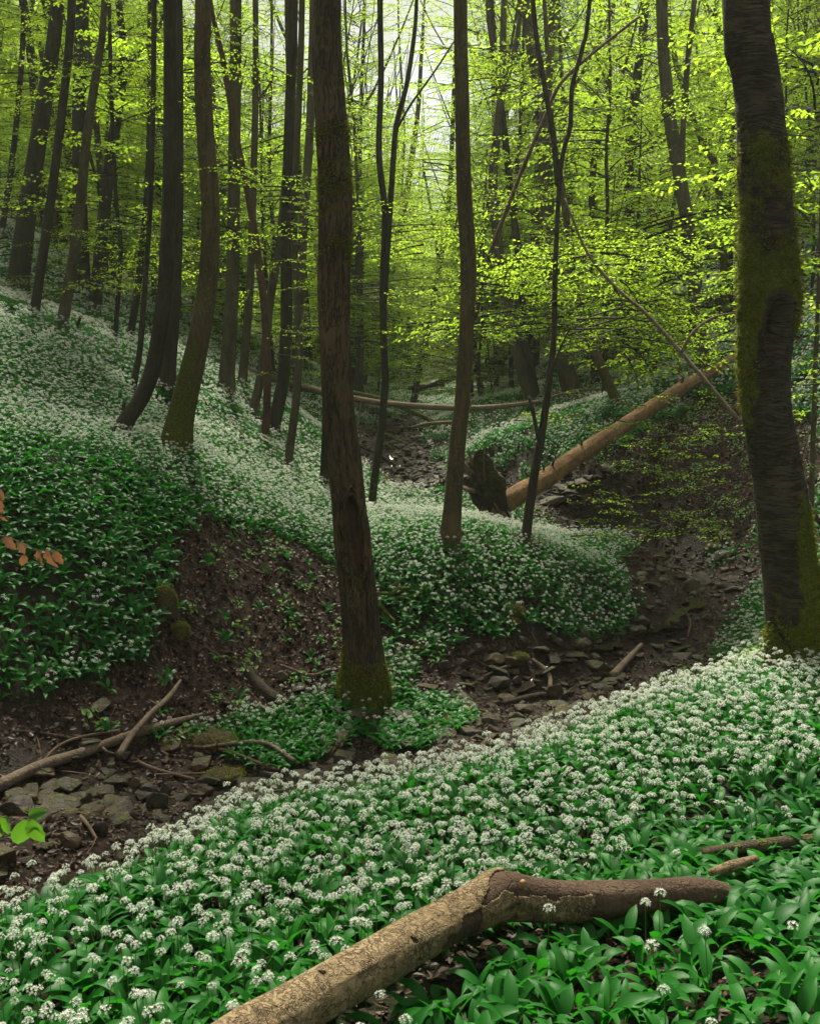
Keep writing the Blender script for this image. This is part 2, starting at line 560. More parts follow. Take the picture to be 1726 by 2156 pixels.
M['bark_grey'] = bark_mat('smooth_grey_bark', (.075, .064, .038), (.028, .024, .014), (.15, .13, .08), crack=.4, spots=.35, moss_bias=.10, moss_col=(.06, .07, .012))
M['bark_brown'] = bark_mat('ridged_brown_bark', (.085, .058, .030), (.024, .017, .010), (.16, .115, .062), crack=1.2, sc=7, moss_bias=.02)
M['bark_warm'] = bark_mat('warm_brown_bark', (.10, .074, .036), (.035, .026, .014), (.165, .125, .065), crack=.7, spots=.3)
M['bark_cherry'] = bark_mat('ringed_cherry_bark', (.062, .048, .030), (.022, .017, .011), (.105, .085, .055), rings=True, crack=1.3, moss_bias=.12, moss_col=(.12, .14, .012))
M['bark_dark'] = bark_mat('dark_bark', (.034, .030, .019), (.012, .011, .007), (.075, .066, .042), crack=.5, moss_bias=.10, moss_col=(.04, .048, .009))
M['bark_red'] = bark_mat('red_dead_bark', (.10, .052, .032), (.035, .018, .012), (.17, .10, .065), crack=.6, moss_bias=-.3)
M['log_tan'] = bark_mat('tan_fallen_bark', (.31, .17, .078), (.12, .062, .028), (.43, .27, .14), crack=.9, moss_bias=-.35, sc=6, stretch=(.25, 1, 1))
M['log_grey'] = bark_mat('grey_fallen_bark', (.17, .125, .085), (.07, .045, .03), (.28, .22, .16), crack=.5, moss_bias=-.05, spots=.4)
M['log_dark'] = bark_mat('wet_dark_wood', (.045, .033, .022), (.02, .014, .009), (.09, .068, .045), crack=.6, moss_bias=-.05)
M['twig'] = bark_mat('twig_bark', (.14, .09, .06), (.06, .036, .024), (.23, .16, .11), crack=.3, moss_bias=-.25)
M['mossy'] = bark_mat('moss_cover', (.06, .045, .025), (.03, .02, .012), (.10, .08, .05), crack=.3, moss_bias=.35, moss_col=(.12, .14, .012))
M['bare_wood'] = bark_mat('bare_red_wood', (.075, .046, .028), (.026, .017, .011), (.135, .09, .055), crack=.35, moss_bias=-.25, sc=6, stretch=(.2, 1, 1))
M['plate_bark'] = bark_mat('flaky_tan_bark', (.23, .165, .085), (.09, .058, .03), (.38, .285, .16), crack=.8, moss_bias=-.3, stretch=(1, 1, 1), sc=12, plates=True)

def rock_mat(name, a, b, c, mossy=-.2):
    m, nt, out = mat(name)
    tc = N(nt, 'TexCoord')
    P = tc.outputs['Object']
    oi = N(nt, 'ObjectInfo')
    n1 = noise(nt, P, 4, 6, .65)
    n2 = noise(nt, P, 30, 5, .7)
    col = ramp(nt, n1, [(.3, a), (.5, b), (.72, c)])
    hs = N(nt, 'HueSaturation')
    nt.links.new(mapr(nt, oi.outputs['Random'], 0, 1, .35, 1.45), hs.inputs['Value'])
    nt.links.new(mapr(nt, mth(nt, 'FRACT', mth(nt, 'MULTIPLY', oi.outputs['Random'], 7.3)), 0, 1, .6, 1.25), hs.inputs['Saturation'])
    nt.links.new(col, hs.inputs['Color'])
    col = mix(nt, mth(nt, 'MULTIPLY', n2, .5), hs.outputs[0], tuple(x * .4 for x in b))
    geo = N(nt, 'NewGeometry')
    sx = N(nt, 'SeparateXYZ')
    nt.links.new(geo.outputs['Normal'], sx.inputs[0])
    mk = mapr(nt, mth(nt, 'ADD', mth(nt, 'MULTIPLY', sx.outputs[2], .35), mth(nt, 'ADD', mth(nt, 'MULTIPLY', noise(nt, P, 6, 4), 1.0), mossy)), .62, .75)
    mc = ramp(nt, noise(nt, P, 60, 4, .8), [(.3, (.015, .018, .003)), (.5, (.055, .068, .006)), (.75, (.12, .14, .012))])
    col = mix(nt, mk, col, mc)
    pb = N(nt, 'BsdfPrincipled')
    nt.links.new(col, pb.inputs['Base Color'])
    nt.links.new(mapr(nt, n1, .3, .7, .4, .85), pb.inputs['Roughness'])
    pb.inputs['Specular IOR Level'].default_value = .3
    bp = N(nt, 'Bump')
    bp.inputs['Strength'].default_value = .7
    bp.inputs['Distance'].default_value = .01
    nt.links.new(mth(nt, 'ADD', n2, mth(nt, 'MULTIPLY', mk, 2)), bp.inputs['Height'])
    nt.links.new(bp.outputs[0], pb.inputs['Normal'])
    nt.links.new(pb.outputs[0], out.inputs[0])
    return m

M['rock'] = rock_mat('stream_rock', (.016, .011, .006), (.046, .032, .018), (.14, .095, .05))
M['rock_moss'] = rock_mat('mossy_rock', (.05, .042, .032), (.12, .10, .065), (.2, .17, .11), mossy=.55)

def ground_mat():
    m, nt, out = mat('forest_soil')
    geo = N(nt, 'NewGeometry')
    P = geo.outputs['Position']
    n1 = noise(nt, P, .9, 4, .6)
    n2 = noise(nt, P, 11, 6, .7)
    n3 = noise(nt, P, 70, 4, .75)
    soil = ramp(nt, n2, [(.3, (.007, .005, .004)), (.5, (.020, .013, .009)), (.72, (.048, .033, .021))])
    soil = mix(nt, mapr(nt, n1, .4, .65), soil, mix(nt, .5, soil, (.03, .021, .014)))
    vo = N(nt, 'TexVoronoi')
    vo.inputs['Scale'].default_value = 28
    nt.links.new(P, vo.inputs['Vector'])
    spx = N(nt, 'SeparateColor')
    nt.links.new(vo.outputs['Color'], spx.inputs[0])
    lit = ramp(nt, spx.outputs[0], [(.0, (.012, .008, .006)), (.6, (.032, .019, .012)), (.95, (.08, .046, .028))])
    col = mix(nt, mapr(nt, n3, .35, .6), soil, lit)
    g = N(nt, 'Attribute', attribute_name='veg')
    gc = ramp(nt, n2, [(.3, (.006, .014, .004)), (.6, (.016, .034, .009)), (.8, (.035, .06, .018))])
    col = mix(nt, mth(nt, 'MULTIPLY', g.outputs['Fac'], .85), col, gc)
    wt = N(nt, 'Attribute', attribute_name='wet')
    wm = mapr(nt, mth(nt, 'ADD', wt.outputs['Fac'], mth(nt, 'MULTIPLY', mth(nt, 'SUBTRACT', n1, .5), .8)), .35, .7)
    col = mix(nt, mth(nt, 'MULTIPLY', wm, .55), col, (.02, .014, .010))
    pb = N(nt, 'BsdfPrincipled')
    nt.links.new(col, pb.inputs['Base Color'])
    nt.links.new(mapr(nt, wm, 0, 1, .95, .5), pb.inputs['Roughness'])
    pb.inputs['Specular IOR Level'].default_value = .18
    bp = N(nt, 'Bump')
    bp.inputs['Strength'].default_value = 1.0
    bp.inputs['Distance'].default_value = .05
    nt.links.new(mth(nt, 'ADD', n2, mth(nt, 'MULTIPLY', n3, .5)), bp.inputs['Height'])
    nt.links.new(bp.outputs[0], pb.inputs['Normal'])
    nt.links.new(pb.outputs[0], out.inputs[0])
    return m
M['ground'] = ground_mat()

def water_mat():
    m, nt, out = mat('stream_water')
    geo = N(nt, 'NewGeometry')
    pb = N(nt, 'BsdfPrincipled')
    pb.inputs['Base Color'].default_value = (.02, .016, .011, 1)
    pb.inputs['Roughness'].default_value = .06
    pb.inputs['IOR'].default_value = 1.33
    bp = N(nt, 'Bump')
    bp.inputs['Strength'].default_value = .25
    bp.inputs['Distance'].default_value = .01
    nt.links.new(noise(nt, geo.outputs['Position'], 14, 3), bp.inputs['Height'])
    nt.links.new(bp.outputs[0], pb.inputs['Normal'])
    nt.links.new(pb.outputs[0], out.inputs[0])
    return m
M['water'] = water_mat()

# ------------------------------------------------------------------ what grows where (plan coordinates)
POLY = {
 'bare_left': wpoly([(375, 1120), (430, 1088), (560, 1125), (640, 1150), (705, 1195), (760, 1260), (780, 1420), (600, 1490), (400, 1530), (200, 1580), (60, 1600), (60, 1500), (200, 1440), (330, 1350), (360, 1250)]),
 'bare_right': wpoly([(1090, 1085), (1190, 1010), (1330, 925), (1480, 850), (1560, 825), (1726, 900), (1740, 1150), (1600, 1230), (1500, 1190), (1350, 1140), (1130, 1112)]),
 'bank_front': wpoly([(760, 1235), (850, 1240), (930, 1290), (1050, 1320), (1200, 1320), (1000, 1360), (780, 1390)]),
 'dim_left': wpoly([(-120, 930), (120, 960), (260, 985), (420, 1080), (350, 1300), (300, 1350), (100, 1450), (-150, 1560)]),
 'soil_near': wpoly([(1200, 2050), (1380, 2000), (1560, 2010), (1600, 2080), (1520, 2150), (1280, 2170)]),
 'leafy_near': wpoly([(560, 2220), (700, 2120), (900, 2000), (1060, 1925), (1320, 1900), (1420, 1760), (1750, 1660), (1850, 2250), (1200, 2400)]),
 'island': wpoly([(640, 1520), (720, 1470), (960, 1470), (990, 1510), (930, 1570), (780, 1580), (640, 1600), (560, 1640), (490, 1620), (500, 1560)]),
 'promontory': wpoly([(770, 1110, 12.6), (900, 1075, 13.5), (1120, 1112, 13.6), (1330, 1145, 13.4), (1230, 1175, 12.6), (1335, 1225, 11.5), (1305, 1268, 11.0), (1180, 1328, 10.55), (1060, 1335, 10.35), (930, 1305, 10.4), (830, 1262, 10.5), (765, 1200, 11.0)]),
 'spur': wpoly([(880, 1000), (1000, 900), (1300, 860), (1330, 920), (1080, 1050), (900, 1060)]),
 'sparse_left': wpoly([(-300, 1900), (100, 1900), (420, 1880), (700, 2000), (600, 2230), (-300, 2230)]),
 'lit_band': wpoly([(0, 760), (300, 850), (560, 920), (700, 1020), (700, 1120), (480, 1060), (250, 960), (0, 860)]),
}

def veg_fields(x, y):
    """density 0..1 of garlic and share of plants that flower."""
    p = np.stack([x, y, 0 * x], -1)
    s = seg_dist(x, y, STREAM) + .22 * fbm(p * 1.4, 31, 3)
    den = np.clip((s - 1.0) * 4, 0, 1)
    den = np.where(y > 33, 1.0, den)
    ey = np.interp(x, EDGE[:, 0], EDGE[:, 1]) + .10 * fbm(p * 2.5, 61, 2)
    far_side = np.interp(x, STREAM[:10, 0], STREAM[:10, 1])
    den = np.where((y > ey) & (y < far_side) & (x < 3.3), 0, den)
    den = np.where((y <= ey) & (x < 3.3), 1, den)
    jx, jy = x + .22 * fbm(p * 2.2, 41, 3), y + .22 * fbm(p * 2.2, 47, 3)
    bl = inside(jx, jy, POLY['bare_left'])
    br = inside(jx, jy, POLY['bare_right'])
    bf = inside(jx, jy, POLY['bank_front'])
    isl = inside(jx, jy, POLY['island']) | inside(jx, jy, POLY['promontory'])
    den = np.where(bl, .035, den)
    den = np.where(br, .05, den)
    den = np.where(bf & (s > .8), .35, den)
    den = np.where(isl, .9, den)
    sn = inside(jx, jy, POLY['soil_near'])
    den = np.where(sn, .75, den)
    clump = np.clip(.85 + .5 * fbm(p * 1.2, 71, 3), .4, 1)
    den = den * clump
    fl = np.clip(1.05 + .5 * fbm(p * .8, 51, 3), .45, 1.0)
    dl = inside(jx, jy, POLY['dim_left'])
    fl = np.where(dl, .045, fl)
    fl = np.where(inside(jx, jy, POLY['spur']), fl * .6, fl)
    ln = inside(jx, jy, POLY['leafy_near'])
    fl = np.where(ln, .04, fl)
    sl_ = inside(jx, jy, POLY['sparse_left'])
    fl = np.where(sl_, fl * .6, fl)
    fl = np.where(bl | bf, .2, fl)
    fl = np.where(inside(jx, jy, POLY['island']), .2, fl)
    return den, fl

# ------------------------------------------------------------------ ground sheet
def warp_axis(lo, hi, n, mid, tight):
    u = np.linspace(-1, 1, n)
    s = np.sinh(u * tight) / math.sinh(tight)
    return mid + np.where(s < 0, s * (mid - lo), s * (hi - mid))
gx = warp_axis(-120, 120, 460, 0, 4.2)
gy = warp_axis(-20, 200, 560, 9, 3.6)
X, Y = np.meshgrid(gx, gy)
Z = ground(X, Y)
V = np.stack([X, Y, Z], -1).reshape(-1, 3)
idx = np.arange(X.size).reshape(X.shape)
F = np.stack([idx[:-1, :-1], idx[:-1, 1:], idx[1:, 1:], idx[1:, :-1]], -1).reshape(-1, 4)
den, fl = veg_fields(V[:, 0], V[:, 1])
sdist = seg_dist(V[:, 0], V[:, 1], STREAM)
g = obj('ground', np_mesh('ground', V, F, [M['ground']], smooth=True, attrs={'veg': np.clip(den, 0, 1), 'wet': np.clip(1.5 - sdist, 0, 1)}))
tag(g, kind='structure')

# ------------------------------------------------------------------ leaf sprays and crowns
def tri_tube(P0, P1, r0, r1):
    """many thin 3-sided twigs at once"""
    n = len(P0)
    D = unit(P1 - P0)
    A = unit(np.cross(D, np.array([0.31, 0.22, 0.93])))
    B = np.cross(D, A)
    vs = []
    for k in range(3):
        c, s_ = math.cos(k * 2.0944), math.sin(k * 2.0944)
        o = A * c + B * s_
        vs.append(P0 + o * r0[:, None])
        vs.append(P1 + o * r1[:, None])
    v = np.stack(vs, 1)
    o = np.arange(n)[:, None] * 6
    f = np.concatenate([o + np.array([[0, 2, 3, 1]]), o + np.array([[2, 4, 5, 3]]), o + np.array([[4, 0, 1, 5]])])
    return v.reshape(-1, 3), f

def spray_arrays(base, az, L, rg, leaf=.065, droop=.12, rise=.12, dens=1.0, wdt=.62):
    """One flat fan of beech foliage: twigs + leaves, growing from base towards az."""
    m = max(4, int(L / .16))
    t = np.linspace(0, 1, m + 1)
    d = np.array([math.cos(az), math.sin(az), 0.0])
    sd_ = np.array([-d[1], d[0], 0.0])
    curve = rg.normal(0, .12)
    P = base + np.outer(t * L, d) + np.outer(curve * L * t * t, sd_)
    P[:, 2] += rise * L * t - droop * L * t * t * 1.6
    tw0, tw1 = [P[:-1]], [P[1:]]
    rr = [np.linspace(.007 + .006 * L, .003, m)]
    # side twigs
    ts = np.repeat(np.linspace(.18, .98, max(5, int(L / .11 * dens))), 1)
    sgn = np.where(np.arange(len(ts)) % 2 == 0, 1.0, -1.0)
    bp = np.stack([np.interp(ts, t, P[:, k]) for k in range(3)], 1)
    ang = sgn * rg.uniform(.6, 1.05, len(ts))
    sl = (.12 + .42 * L * (1 - ts) ** .8) * rg.uniform(.55, 1.15, len(ts))
    sl = np.minimum(sl, .75)
    sdir = np.cos(ang)[:, None] * d + np.sin(ang)[:, None] * sd_
    sdir[:, 2] += rg.normal(-.05, .12, len(ts))
    ep = bp + sdir * sl[:, None]
    tw0.append(bp); tw1.append(ep); rr.append(np.full(len(ts), .0035))
    LP, LD = [], []
    for i in range(len(ts)):
        k = max(2, int(sl[i] / (.045 / dens)))
        q = np.linspace(.15, 1, k)
        s2 = np.where(np.arange(k) % 2 == 0, 1, -1)
        a2 = s2 * .85
        a2[-1] = 0
        dd = np.cos(a2)[:, None] * sdir[i] + np.sin(a2)[:, None] * np.cross([0, 0, 1], sdir[i])
        LP.append(bp[i] + np.outer(q * sl[i], sdir[i])); LD.append(dd)
    LP, LD = np.concatenate(LP), np.concatenate(LD)
    n = len(LP)
    keep = rg.random(n) < .9
    LP, LD = LP[keep], LD[keep]
    n = len(LP)
    LD = LD + rg.normal(0, .22, (n, 3))
    LD[:, 2] -= .12
    NN = np.array([0, 0, 1.0]) + rg.normal(0, .38, (n, 3))
    ll = leaf * rg.uniform(.65, 1.2, n)
    return (np.concatenate(tw0), np.concatenate(tw1), np.concatenate(rr)), (LP, LD, NN, ll, ll * wdt)

def fans_mesh(name, fans, six=False, mats=None):
    tw, lf = zip(*fans)
    T0, T1, TR = (np.concatenate([a[i] for a in tw]) for i in range(3))
    LP, LD, NN, LL, LW = (np.concatenate([a[i] for a in lf]) for i in range(5))
    v1, f1 = tri_tube(T0, T1, TR, TR * .7)
    v2, f2 = leaf_quads(LP, LD, NN, LL, LW, six=six, droop=.12)
    V, F, mi = join([(v1, f1, 1), (v2, f2, 0)])
    return np_mesh(name, V, F, mats or [M['beech'], M['bark_dark']], mi)

def crown_mesh(name, seed, R, z0, z1, nb, leaf, dens=1.0, low=.5):
    rg = np.random.default_rng(seed)
    fans = []
    for i in range(nb):
        h = rg.random()
        z = z0 + (z1 - z0) * h
        prof = (low + (1 - low) * math.sin(min(1, h * 1.15 + .1) * 3.0) ** .7) if h < .95 else .35
        L = max(.5, R * prof * rg.uniform(.55, 1.1))
        az = i * 2.399 + rg.normal(0, .3)
        steep = .55 * h
        fans.append(spray_arrays(np.array([0, 0, z]), az, L, rg, leaf, droop=.14, rise=.1 + steep, dens=dens))
    return fans_mesh(name, fans)

CR_TALL = [crown_mesh('tall_crown', 100 + i, 3.4, 7.5, 17.0, 34, .11, .52) for i in range(4)]
CR_MID = [crown_mesh('mid_crown', 200 + i, 2.9, 1.6, 15.0, 80, .09, .80) for i in range(5)]
CR_SAP = [crown_mesh('sapling_crown', 300 + i, 2.0, .6, 6.5, 44, .085, .9, low=.8) for i in range(4)]

def trunk_mesh(name, seed, r, h, lean, m, forks=3):
    rg = np.random.default_rng(seed)
    n = 9
    t = np.linspace(0, 1, n)
    P = np.stack([lean * h * t ** 1.3 * .5 + np.cumsum(rg.normal(0, .012 * h, n)) * .5 * (t > 0), np.cumsum(rg.normal(0, .012 * h, n)) * .5 * (t > 0), h * t - .25], 1)
    P[0, :2] = 0
    parts = []
    v, f = tube(P, r * (1 - .8 * t) + .012, 8, .8, rough=.06, seed=seed, flare=.25)
    parts.append((v, f, 0))
    for k in range(forks):
        a = rg.uniform(.3, .8)
        b = np.array([np.interp(a, t, P[:, j]) for j in range(3)])
        az = rg.uniform(0, 6.28)
        L = h * rg.uniform(.15, .32)
        d = np.array([math.cos(az) * .6, math.sin(az) * .6, .9])
        q = [b, b + d * L * .35, b + d * L * .7 + np.array([0, 0, .12 * L]), b + d * L + np.array([0, 0, .3 * L])]
        rr = r * (1 - .8 * a)
        v, f = tube(q, [rr * .55, rr * .42, rr * .3, .01], 6, .8, rough=.05, seed=seed + k)
        parts.append((v, f, 0))
    V, F, mi = join(parts)
    return np_mesh(name, V, F, [m], mi, smooth=True)

TR_TALL = [trunk_mesh('trunk', 400 + i, .15, 19, .25 * (i - 2) / 3, M[('bark_dark', 'bark_grey')[i % 2]], 4) for i in range(6)]
TR_SLIM = [trunk_mesh('trunk', 430 + i, .075, 15, .4 * (i - 2) / 3, M[('bark_dark', 'bark_grey')[i % 2]], 3) for i in range(5)]
TR_SAP = [trunk_mesh('trunk', 460 + i, .032, 7, .5 * (i - 1) / 2, M['bark_dark'], 3) for i in range(3)]

# ------------------------------------------------------------------ the trees that can be told apart
FINAL_TREES = []
def rad_px(wpx, p):
    return .5 * wpx * depth_of(p) / FOC

def big_tree(path, W, m, label, cat='tree', Y=None, moss=None, seg=14, step=.25, rough=.05, flare=.55, ridges=.05, ext=9.0, crown=None, cz=0.0, name='beech_tree', forks=(), Yt=None, seed=None, rscale=4.0):
    """path: pixels of the trunk's axis from its foot upwards; W: widths in pixels."""
    seed = seed if seed is not None else int(path[0][0] * 7 + path[0][1])
    if Y is None:
        base = hit(*path[0])
        Y = base[1]
    else:
        base = at(path[0][0], path[0][1], Y)
        base[2] = float(gz(base[0], base[1]))
    Yt = Y if Yt is None else Yt
    hs = np.array([path[0][1] - p[1] for p in path], float)
    ys = Y + (Yt - Y) * hs / max(hs[-1], 1)
    P = np.array([at(p[0], p[1], y) for p, y in zip(path, ys)])
    P[0] = base
    P[0, 2] -= .12
    R = np.array([rad_px(w_, p) for w_, p in zip(np.interp(np.linspace(0, 1, len(path)), np.linspace(0, 1, len(W)), W), P)])
    if ext:
        d = unit(P[-1] - P[-2])
        d = unit(d + np.array([0, 0, 1.2]))
        e = P[-1] + np.outer(np.linspace(.33, 1, 3), d) * ext
        P = np.vstack([P, e])
        R = np.concatenate([R, R[-1] * np.array([.8, .55, .15])])
    root = thing(name, base, label, cat)
    v, f = tube(P, R, seg, step, rough=rough, seed=seed, flare=flare, ridges=ridges, scale=rscale)
    mo = np.zeros(len(v)) if moss is None else moss(v, base)
    o = obj('trunk', np_mesh('trunk', v - base, f, [m], smooth=True, attrs={'moss': mo}), root)
    for fk in forks:
        fp, fw = fk[0], fk[1]
        fY = [ys[0] + (Yt - Y) * (path[0][1] - q[1]) / max(hs[-1], 1) for q in fp]
        if len(fk) > 2:
            fY = np.array(fY) + np.linspace(0, fk[2], len(fp))
        Q = np.array([at(q[0], q[1], y) for q, y in zip(fp, fY)])
        rr = np.array([rad_px(w_, p) for w_, p in zip(np.interp(np.linspace(0, 1, len(fp)), np.linspace(0, 1, len(fw)), fw), Q)])
        if len(fk) > 3 and fk[3]:
            d = unit(unit(Q[-1] - Q[-2]) + np.array([0, 0, .8]))
            Q = np.vstack([Q, Q[-1] + d * fk[3]])
            rr = np.append(rr, rr[-1] * .3)
        v, f = tube(Q, rr, 10, .15, rough=.06, seed=seed + 3)
        obj('branch', np_mesh('branch', v - base, f, [m], smooth=True, attrs={'moss': np.zeros(len(v)) if moss is None else moss(v, base)}), root)
    if crown is not None:
        c = obj('crown', crown, root)
        tp = P[-1] - base
        c.location = (tp[0], tp[1], tp[2] - 16.0 + cz)
        c.rotation_euler = (0, 0, random.uniform(0, 6.28))
    FINAL_TREES.append(root)
    return root, base, P

def moss_low(h=.8, amt=.6, side=None):
    def f(v, base):
        m = amt * np.exp(-np.maximum(v[:, 2] - base[2], 0) / h)
        if side is not None:
            m = m
        return m
    return f

CR_THIN = [crown_mesh('thin_crown', 500 + i, 2.6, 9.0, 17.0, 13, .10, .5) for i in range(3)]
def ct(i):
    return CR_THIN[i % 3]

# trunks on the left slope
big_tree([(5,562),(25,350),(45,150),(50,0)], [13,10], M['bark_dark'], 'slim dark trunk at the left edge of the slope, furthest left of all', Y=24, crown=ct(0))
big_tree([(33,622),(62,420),(95,210),(122,0)], [44,38,32,28], M['bark_dark'], 'thick dark leaning trunk at the upper end of the flowery slope', crown=ct(1))
big_tree([(68,672),(98,490),(130,245),(152,0)], [20,17], M['bark_dark'], 'slender dark trunk leaning beside the thickest trunk of the upper slope', crown=ct(2))
big_tree([(127,692),(163,490),(184,285),(208,122),(220,20)], [24,19,13], M['bark_grey'], 'straight grey trunk leaning right, just before the short broken stake', crown=ct(3))
big_tree([(178,640),(167,326),(171,80),(175,0)], [30,26], M['bark_dark'], 'upright black trunk rising behind the leaning grey ones on the slope', Y=22, crown=ct(0))
big_tree([(197,658),(220,448),(240,285),(257,183),(261,100),(250,0)], [27,24,18,14], M['bark_dark'], 'dark trunk with a thick branch bent right high up', crown=ct(1),
         forks=[([(257,150),(285,118),(312,95),(335,60)], [14,8], .4, 1.0)])
big_tree([(240,724),(255,530),(245,430),(235,200),(230,0)], [10,8], M['bark_dark'], 'wiry sapling stem on the slope with a bend halfway', cat='sapling', crown=CR_SAP[0], ext=4, cz=8)
big_tree([(270,717),(290,610),(313,367),(318,0)], [16,13], M['bark_dark'], 'narrow dark stem behind the curved slope tree', crown=ct(2))
big_tree([(273,818),(293,754),(305,611),(318,400),(325,0)], [15,11,11], M['bark_dark'], 'thin stem hooked at its foot, left of the curved dark tree', crown=ct(3))
big_tree([(248,922),(262,893),(300,835),(328,750),(350,570),(358,326),(358,0)], [36,34,34,33,31,29,28], M['bark_dark'], 'dark trunk curving up from a sideways foot on the slope', moss=moss_low(.35, .45), crown=ct(0), seg=20, step=.12,
         forks=[([(272,880),(262,862),(262,845)], [14,6])])
big_tree([(346,831),(363,652),(371,407),(370,0)], [38,33,31,30], M['bark_dark'], 'straight dark trunk standing close behind the curved one', crown=ct(1))
def moss_L(v, base):
    h = (v[:, 2] - base[2])
    return .75 * np.exp(-h / 2.2) + .15 - .35 * np.clip((v[:, 0] - np.interp(v[:, 2], [base[2], base[2] + 3], [base[0] + .1, base[0] + .55])) * 5, 0, 1)
big_tree([(366,948),(385,860),(415,730),(437,600),(444,450),(431,250),(426,100),(428,0)], [62,52,46,41,38,36,34,34], M['bark_warm'], 'mossy green trunk leaning right on the sunlit flower slope', moss=moss_L, crown=ct(2), seg=28, step=.08, rough=.06)
big_tree([(474,832),(489,611),(493,367),(497,0)], [34,28,26,24], M['bark_grey'], 'straight grey trunk in front of the fallen dark log, left part', crown=ct(3))
big_tree([(508,820),(526,611),(534,367),(538,204),(538,0)], [20,16,14,12], M['bark_grey'], 'slim grey trunk right beside the straight grey one', crown=ct(0), forks=[([(540,215),(560,190),(575,165)], [7,4])])
big_tree([(552,930),(562,876),(560,693),(542,530),(522,407),(497,285),(469,122),(448,33)], [18,16,14,10], M['bark_red'], 'reddish dead stem with peeling bark leaning left', name='dead_tree', cat='dead tree', ext=1.0, rough=.12, rscale=9)
big_tree([(526,874),(550,790),(571,616),(587,530),(603,367),(611,204),(608,0)], [20,18,18,18], M['bark_grey'], 'grey trunk standing just left behind the red dead stem', crown=ct(1))
big_tree([(568,910),(594,814),(603,693),(603,489),(610,250),(618,0)], [28,26,24,20], M['bark_dark'], 'dark trunk with slanting foot right of the red dead stem', crown=ct(2))
big_tree([(617,790),(636,530),(652,285),(656,163),(660,0)], [22,18,16], M['bark_grey'], 'grey trunk seen between slim stems left of the scarred tree', crown=ct(3), Y=24)
big_tree([(602,992),(622,854),(630,733),(624,611),(619,448),(630,204),(636,0)], [18,17,15,14,13], M['bark_grey'], 'thin wavy grey stem standing low on the slope', crown=ct(0))
big_tree([(684,1038),(690,860),(686,600),(690,300),(694,0)], [26,22,18], M['bark_dark'], 'dark stem hidden behind the scarred tree', crown=ct(1))
big_tree([(748,818),(789,693),(815,600),(838,500),(860,380),(880,230)], [30,24,18,14,10], M['bark_grey'], 'trunk leaning right behind the twin stems at the stream', crown=ct(2), ext=5)

# the scarred tree in the middle of the picture
U_path = [(766,1475),(765,1400),(759,1310),(750,1207),(741,1139),(735,1071),(725,970),(713,868),(706,740),(703,611),(706,500),(706,407),(697,250),(688,100),(687,0)]
U_w = [104,88,78,77,76,72,72,66,64,68,69,70,66,62,61]
def moss_U(v, base):
    h = v[:, 2] - base[2]
    return .85 * np.exp(-(h / .45) ** 2) + .25 * np.exp(-((h - 4.7) / 1.1) ** 2) + .22 * (np.abs(h - 1.28) < .12) + .12 * (h > 3.6)
u_root, u_base, u_P = big_tree(U_path, U_w, M['bark_brown'], 'large brown tree with a long scar in its trunk, rising from the stream', moss=moss_U, crown=ct(3), seg=72, step=.035, rough=.035, ridges=.09, flare=.25, rscale=7)
# the scar: a sunken face between two rolls of healed bark, cut into the trunk mesh itself
def carve_scar(root):
    me = [c for c in root.children if c.name.startswith('trunk')][0].data
    n = len(me.vertices)
    co = np.empty(n * 3, np.float32)
    me.vertices.foreach_get('co', co)
    co = co.reshape(-1, 3) + u_base
    px_, py_, dd = pix(co)
    ax = np.interp(py_, [p[1] for p in U_path][::-1], [p[0] for p in U_path][::-1])
    wd = np.interp(py_, [p[1] for p in U_path][::-1], U_w[::-1])
    axw = np.stack([(ax - CX) / FOC * dd, np.full(len(dd), u_base[1]), co[:, 2]], -1)
    front = co[:, 1] < u_base[1] + .02
    u = (px_ - ax) / (wd * .5)                     # -1..1 over the trunk
    cu = np.interp(py_, [1030, 1060, 1200, 1240], [.25, .3, .35, .5])
    hw = np.interp(py_, [1030, 1060, 1120, 1190, 1225], [0, .38, .42, .36, 0])
    a = np.where(hw > 0, np.abs(u - cu) / np.maximum(hw, .01), 9)
    dep = np.where(a < 1, -.085 * np.sqrt(np.clip(1 - a ** 4, 0, 1)), 0) + .045 * np.exp(-((a - 1.25) / .22) ** 2) * (hw > .02)
    cu2 = np.interp(py_, [1220, 1420], [.35, .42])
    crack = np.exp(-((u - cu2) / .07) ** 2) * np.clip((py_ - 1225) / 20, 0, 1) * np.clip((1400 - py_) / 30, 0, 1)
    cu3 = np.interp(py_, [780, 1020], [-.1, .5])
    rib = np.exp(-((u - cu3) / .12) ** 2) * np.clip((py_ - 800) / 60, 0, 1) * np.clip((1040 - py_) / 30, 0, 1) * .02
    dep = (dep - .05 * crack + rib) * front
    nrm = unit(co - axw)
    co = co + nrm * dep[:, None] - u_base
    me.vertices.foreach_set('co', co.astype(np.float32).ravel())
    me.materials.append(M['bare_wood'])
    inn = ((a < .92) | (crack > .35)) & front
    nq = len(me.polygons)
    vi = np.empty(len(me.loops), np.int32)
    me.loops.foreach_get('vertex_index', vi)
    vi = vi.reshape(-1, 4)
    me.polygons.foreach_set('material_index', inn[vi].all(1).astype(np.int32))
    me.update()
carve_scar(u_root)

